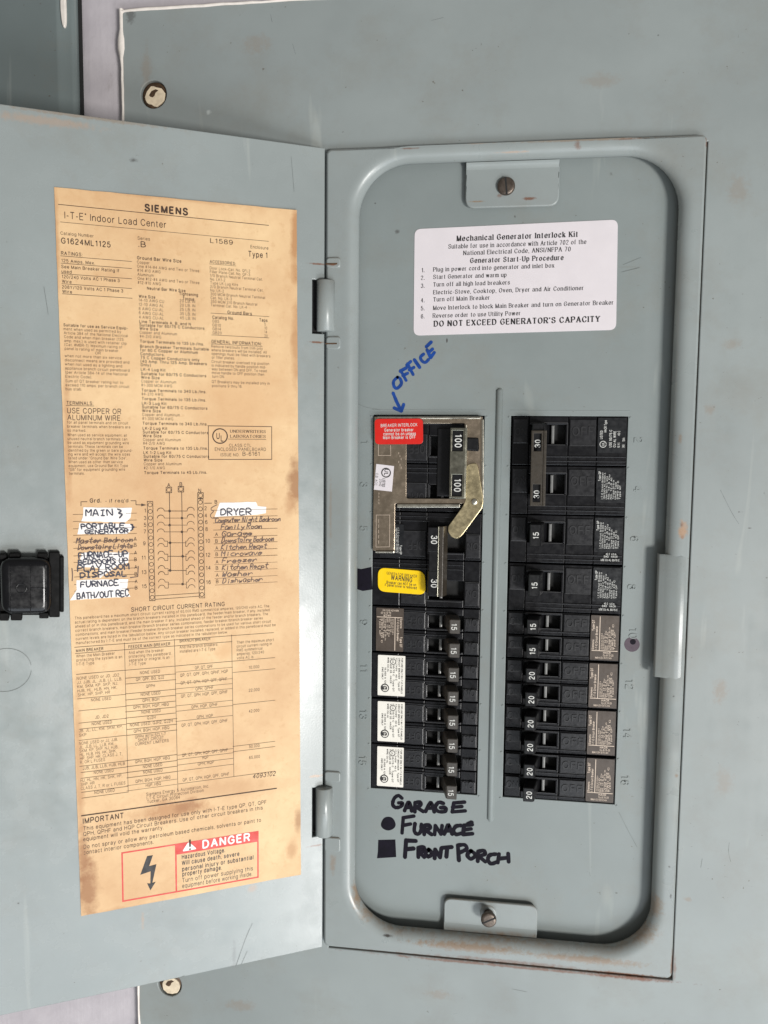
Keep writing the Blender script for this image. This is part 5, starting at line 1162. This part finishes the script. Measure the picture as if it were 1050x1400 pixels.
# danger panel
D = MB(); RI = M['redink']
A0 = DX(*zE(250, 335)); A1 = DX(*zE(258, 532)); bx1 = DXu(zE(797, 0)[0], A0[1], zE(797, 245)[1]); xd = DXu(zE(464, 0)[0], A0[1], zE(464, 303)[1]); yh = DX(*zE(466, 345))[1]
def frect(x0, x1, y0, y1, mat, h=.06):
    n = max(1, int((x1 - x0) / 4)); vs = [fm(x0 + (x1 - x0) * i / n, y, h) for y in (y0, y1) for i in range(n + 1)]
    D.add(vs, [(i, i + 1, n + 2 + i, n + 1 + i) for i in range(n)], mat)
t_ = .75; y1_, y0_ = A0[1], A1[1]
frect(A0[0], bx1, y1_ - t_, y1_, RI); frect(A0[0], bx1, y0_, y0_ + t_, RI)
for x in (A0[0], bx1 - t_): frect(x, x + t_, y0_ + t_, y1_ - t_, RI)
frect(xd, xd + t_, y0_ + t_, y1_ - t_, RI); frect(xd + t_, bx1 - t_, yh, y1_ - t_, RI)
tri = [DX(*zE(*p)) for p in ((492, 332), (552, 321), (518, 292))]
D.add([fm(*p, .12) for p in rquad(tri, 1.2, 4)], [tuple(range(15))], M['tape'])
p = DX(*zE(516, 325)); text(D, '!', p[0], p[1], 5.2, BK, .17, fmap=fm, bold=.02)
ln('DANGER', zE, 570, 318, 766, 29, .045, M['tape'], D, h=.14)
D.v = [(v[0], v[1], v[2] + .0) for v in D.v]
for s, x, y, x1, b in (('Hazardous Voltage.', 490, 362, 665, .03), ('Will cause death, severe', 490, 386, 722, .03), ('personal injury or substantial', 491, 410, 778, .03), ('property damage.', 492, 430, 652, .03), ('Turn off power supplying this', 491, 455, 776, .0), ('equipment before working inside.', 492, 477, 773, .0)): ln(s, zE, x, y, x1, 16, b, M['ink'], D)
bolt = [DX(*zE(*q)) for q in ((353, 350), (376, 346), (361, 390), (390, 382), (374, 456), (387, 452), (366, 486), (353, 458), (366, 459), (367, 410), (326, 424))]
prism(D, bolt, .3, lift(*bolt[0]) + .12, M['ink'])
o = obj('danger_notice', D, sheet); o['label'] = 'red and black danger notice with a lightning bolt'
# strips of white correction tape with hand lettering
def wob(P):
    out = []
    for i in range(len(P)):
        a, b = P[i], P[(i + 1) % len(P)]; n = max(1, int(math.hypot(b[0] - a[0], b[1] - a[1]) / 1.6))
        for k in range(n): t = k / n; out.append((a[0] + (b[0] - a[0]) * t + random.uniform(-.12, .12), a[1] + (b[1] - a[1]) * t + random.uniform(-.12, .12)))
    return out
def tape(pts, words, lab):
    P = wob([cz(*q) for q in pts]); mb = MB(); top = max(lift(*q) for q in P)
    prism(mb, P, .35, top + .10, M['tape']); tp = obj('correction_strip', mb, sheet); tp['label'] = lab
    mb = MB()
    for s, x, y, x1, cap in words:
        p = cz(x, y); W = DXu(zC(x1, y)[0], p[1], zC(x1, y)[1]) - p[0]
        for c in [s]: hand(mb, c, p[0], p[1], cap * kmm(zC, x, y), W, M['penink'], .60, top + .13, jit=.32)
    obj('handwriting', mb, tp)
tape([(157, 156), (352, 158), (346, 196), (326, 216), (149, 212), (158, 182)], [('MAIN', 168, 190, 272, 23)], 'white paper strip lettered MAIN')
tape([(142, 219), (348, 222), (352, 246), (330, 263), (134, 263)], [('PORTABLE', 150, 242, 320, 18), ('GENERATOR', 165, 261, 335, 14), ('}', 342, 248, 360, 26)], 'white paper strip lettered PORTABLE GENERATOR')
tape([(150, 336), (340, 336), (336, 378), (300, 384), (282, 396), (232, 432), (222, 438), (220, 398), (140, 392)], [('FURNACE-UP', 140, 360, 332, 22), ('BEDROOMS UP', 138, 384, 333, 18), ('PLAY ROOM', 136, 411, 338, 22), ('DISPOSAL', 146, 437, 328, 20)], 'white paper strip lettered FURNACE-UP and three more lines')
tape([(130, 446), (336, 441), (331, 482), (345, 512), (104, 526), (130, 484)], [('FURNACE', 148, 474, 296, 21), ('BATH/OUT REC', 132, 520, 338, 24)], 'white paper strip lettered FURNACE and BATH/OUT REC')
tape([(700, 138), (846, 134), (852, 150), (885, 154), (884, 180), (848, 186), (680, 194), (690, 168)], [('DRYER', 706, 187, 824, 24)], 'white paper strip lettered DRYER')
def penmark(P, wd, h, mat, sm=True):
    mb = MB(); stroke(mb, [cz(*q) for q in P], wd, h, mat, sm, 0, fm); obj('handwriting', mb, sheet)
penmark(((294, 164), (308, 170), (298, 180), (312, 184), (302, 198)), .6, .4, M['penink'])
def script(s, x, y, x1, cap, sh=.25):
    p = cz(x, y); W = DXu(zC(x1, y)[0], p[1], zC(x1, y)[1]) - p[0]; mb = MB(); hand(mb, s, p[0], p[1], cap * kmm(zC, x, y), W, M['scriptink'], .42, .07, jit=.34, shear=sh, fmap=fm); obj('handwriting', mb, sheet)
for s, x, y, x1 in (('Master Bedroom', 128, 300, 352), ('Downstairs Lights', 135, 325, 352), ('Computer Night Bedroom', 682, 217, 940), ('Family Room', 706, 244, 866), ('Garage', 708, 271, 828), ('Downstairs Bedroom', 708, 297, 914), ('Kitchen Recpt', 706, 325, 886), ('Microwave', 706, 351, 866), ('Freezer', 710, 378, 846), ('Kitchen Recpt', 710, 406, 890), ('Washer', 710, 433, 828), ('Dishwasher', 712, 459, 868)): script(s, x, y, x1, 19)
penmark(((690, 146), (668, 158), (668, 168), (676, 172), (664, 186), (668, 198), (684, 200)), .35, .07, M['scriptink'], True)
penmark(((112, 400), (114, 425), (113, 448)), .5, .07, M['scriptink'], True)
penmark(((345, 436), (374, 432), (376, 392)), .5, .07, M['scriptink'], False)
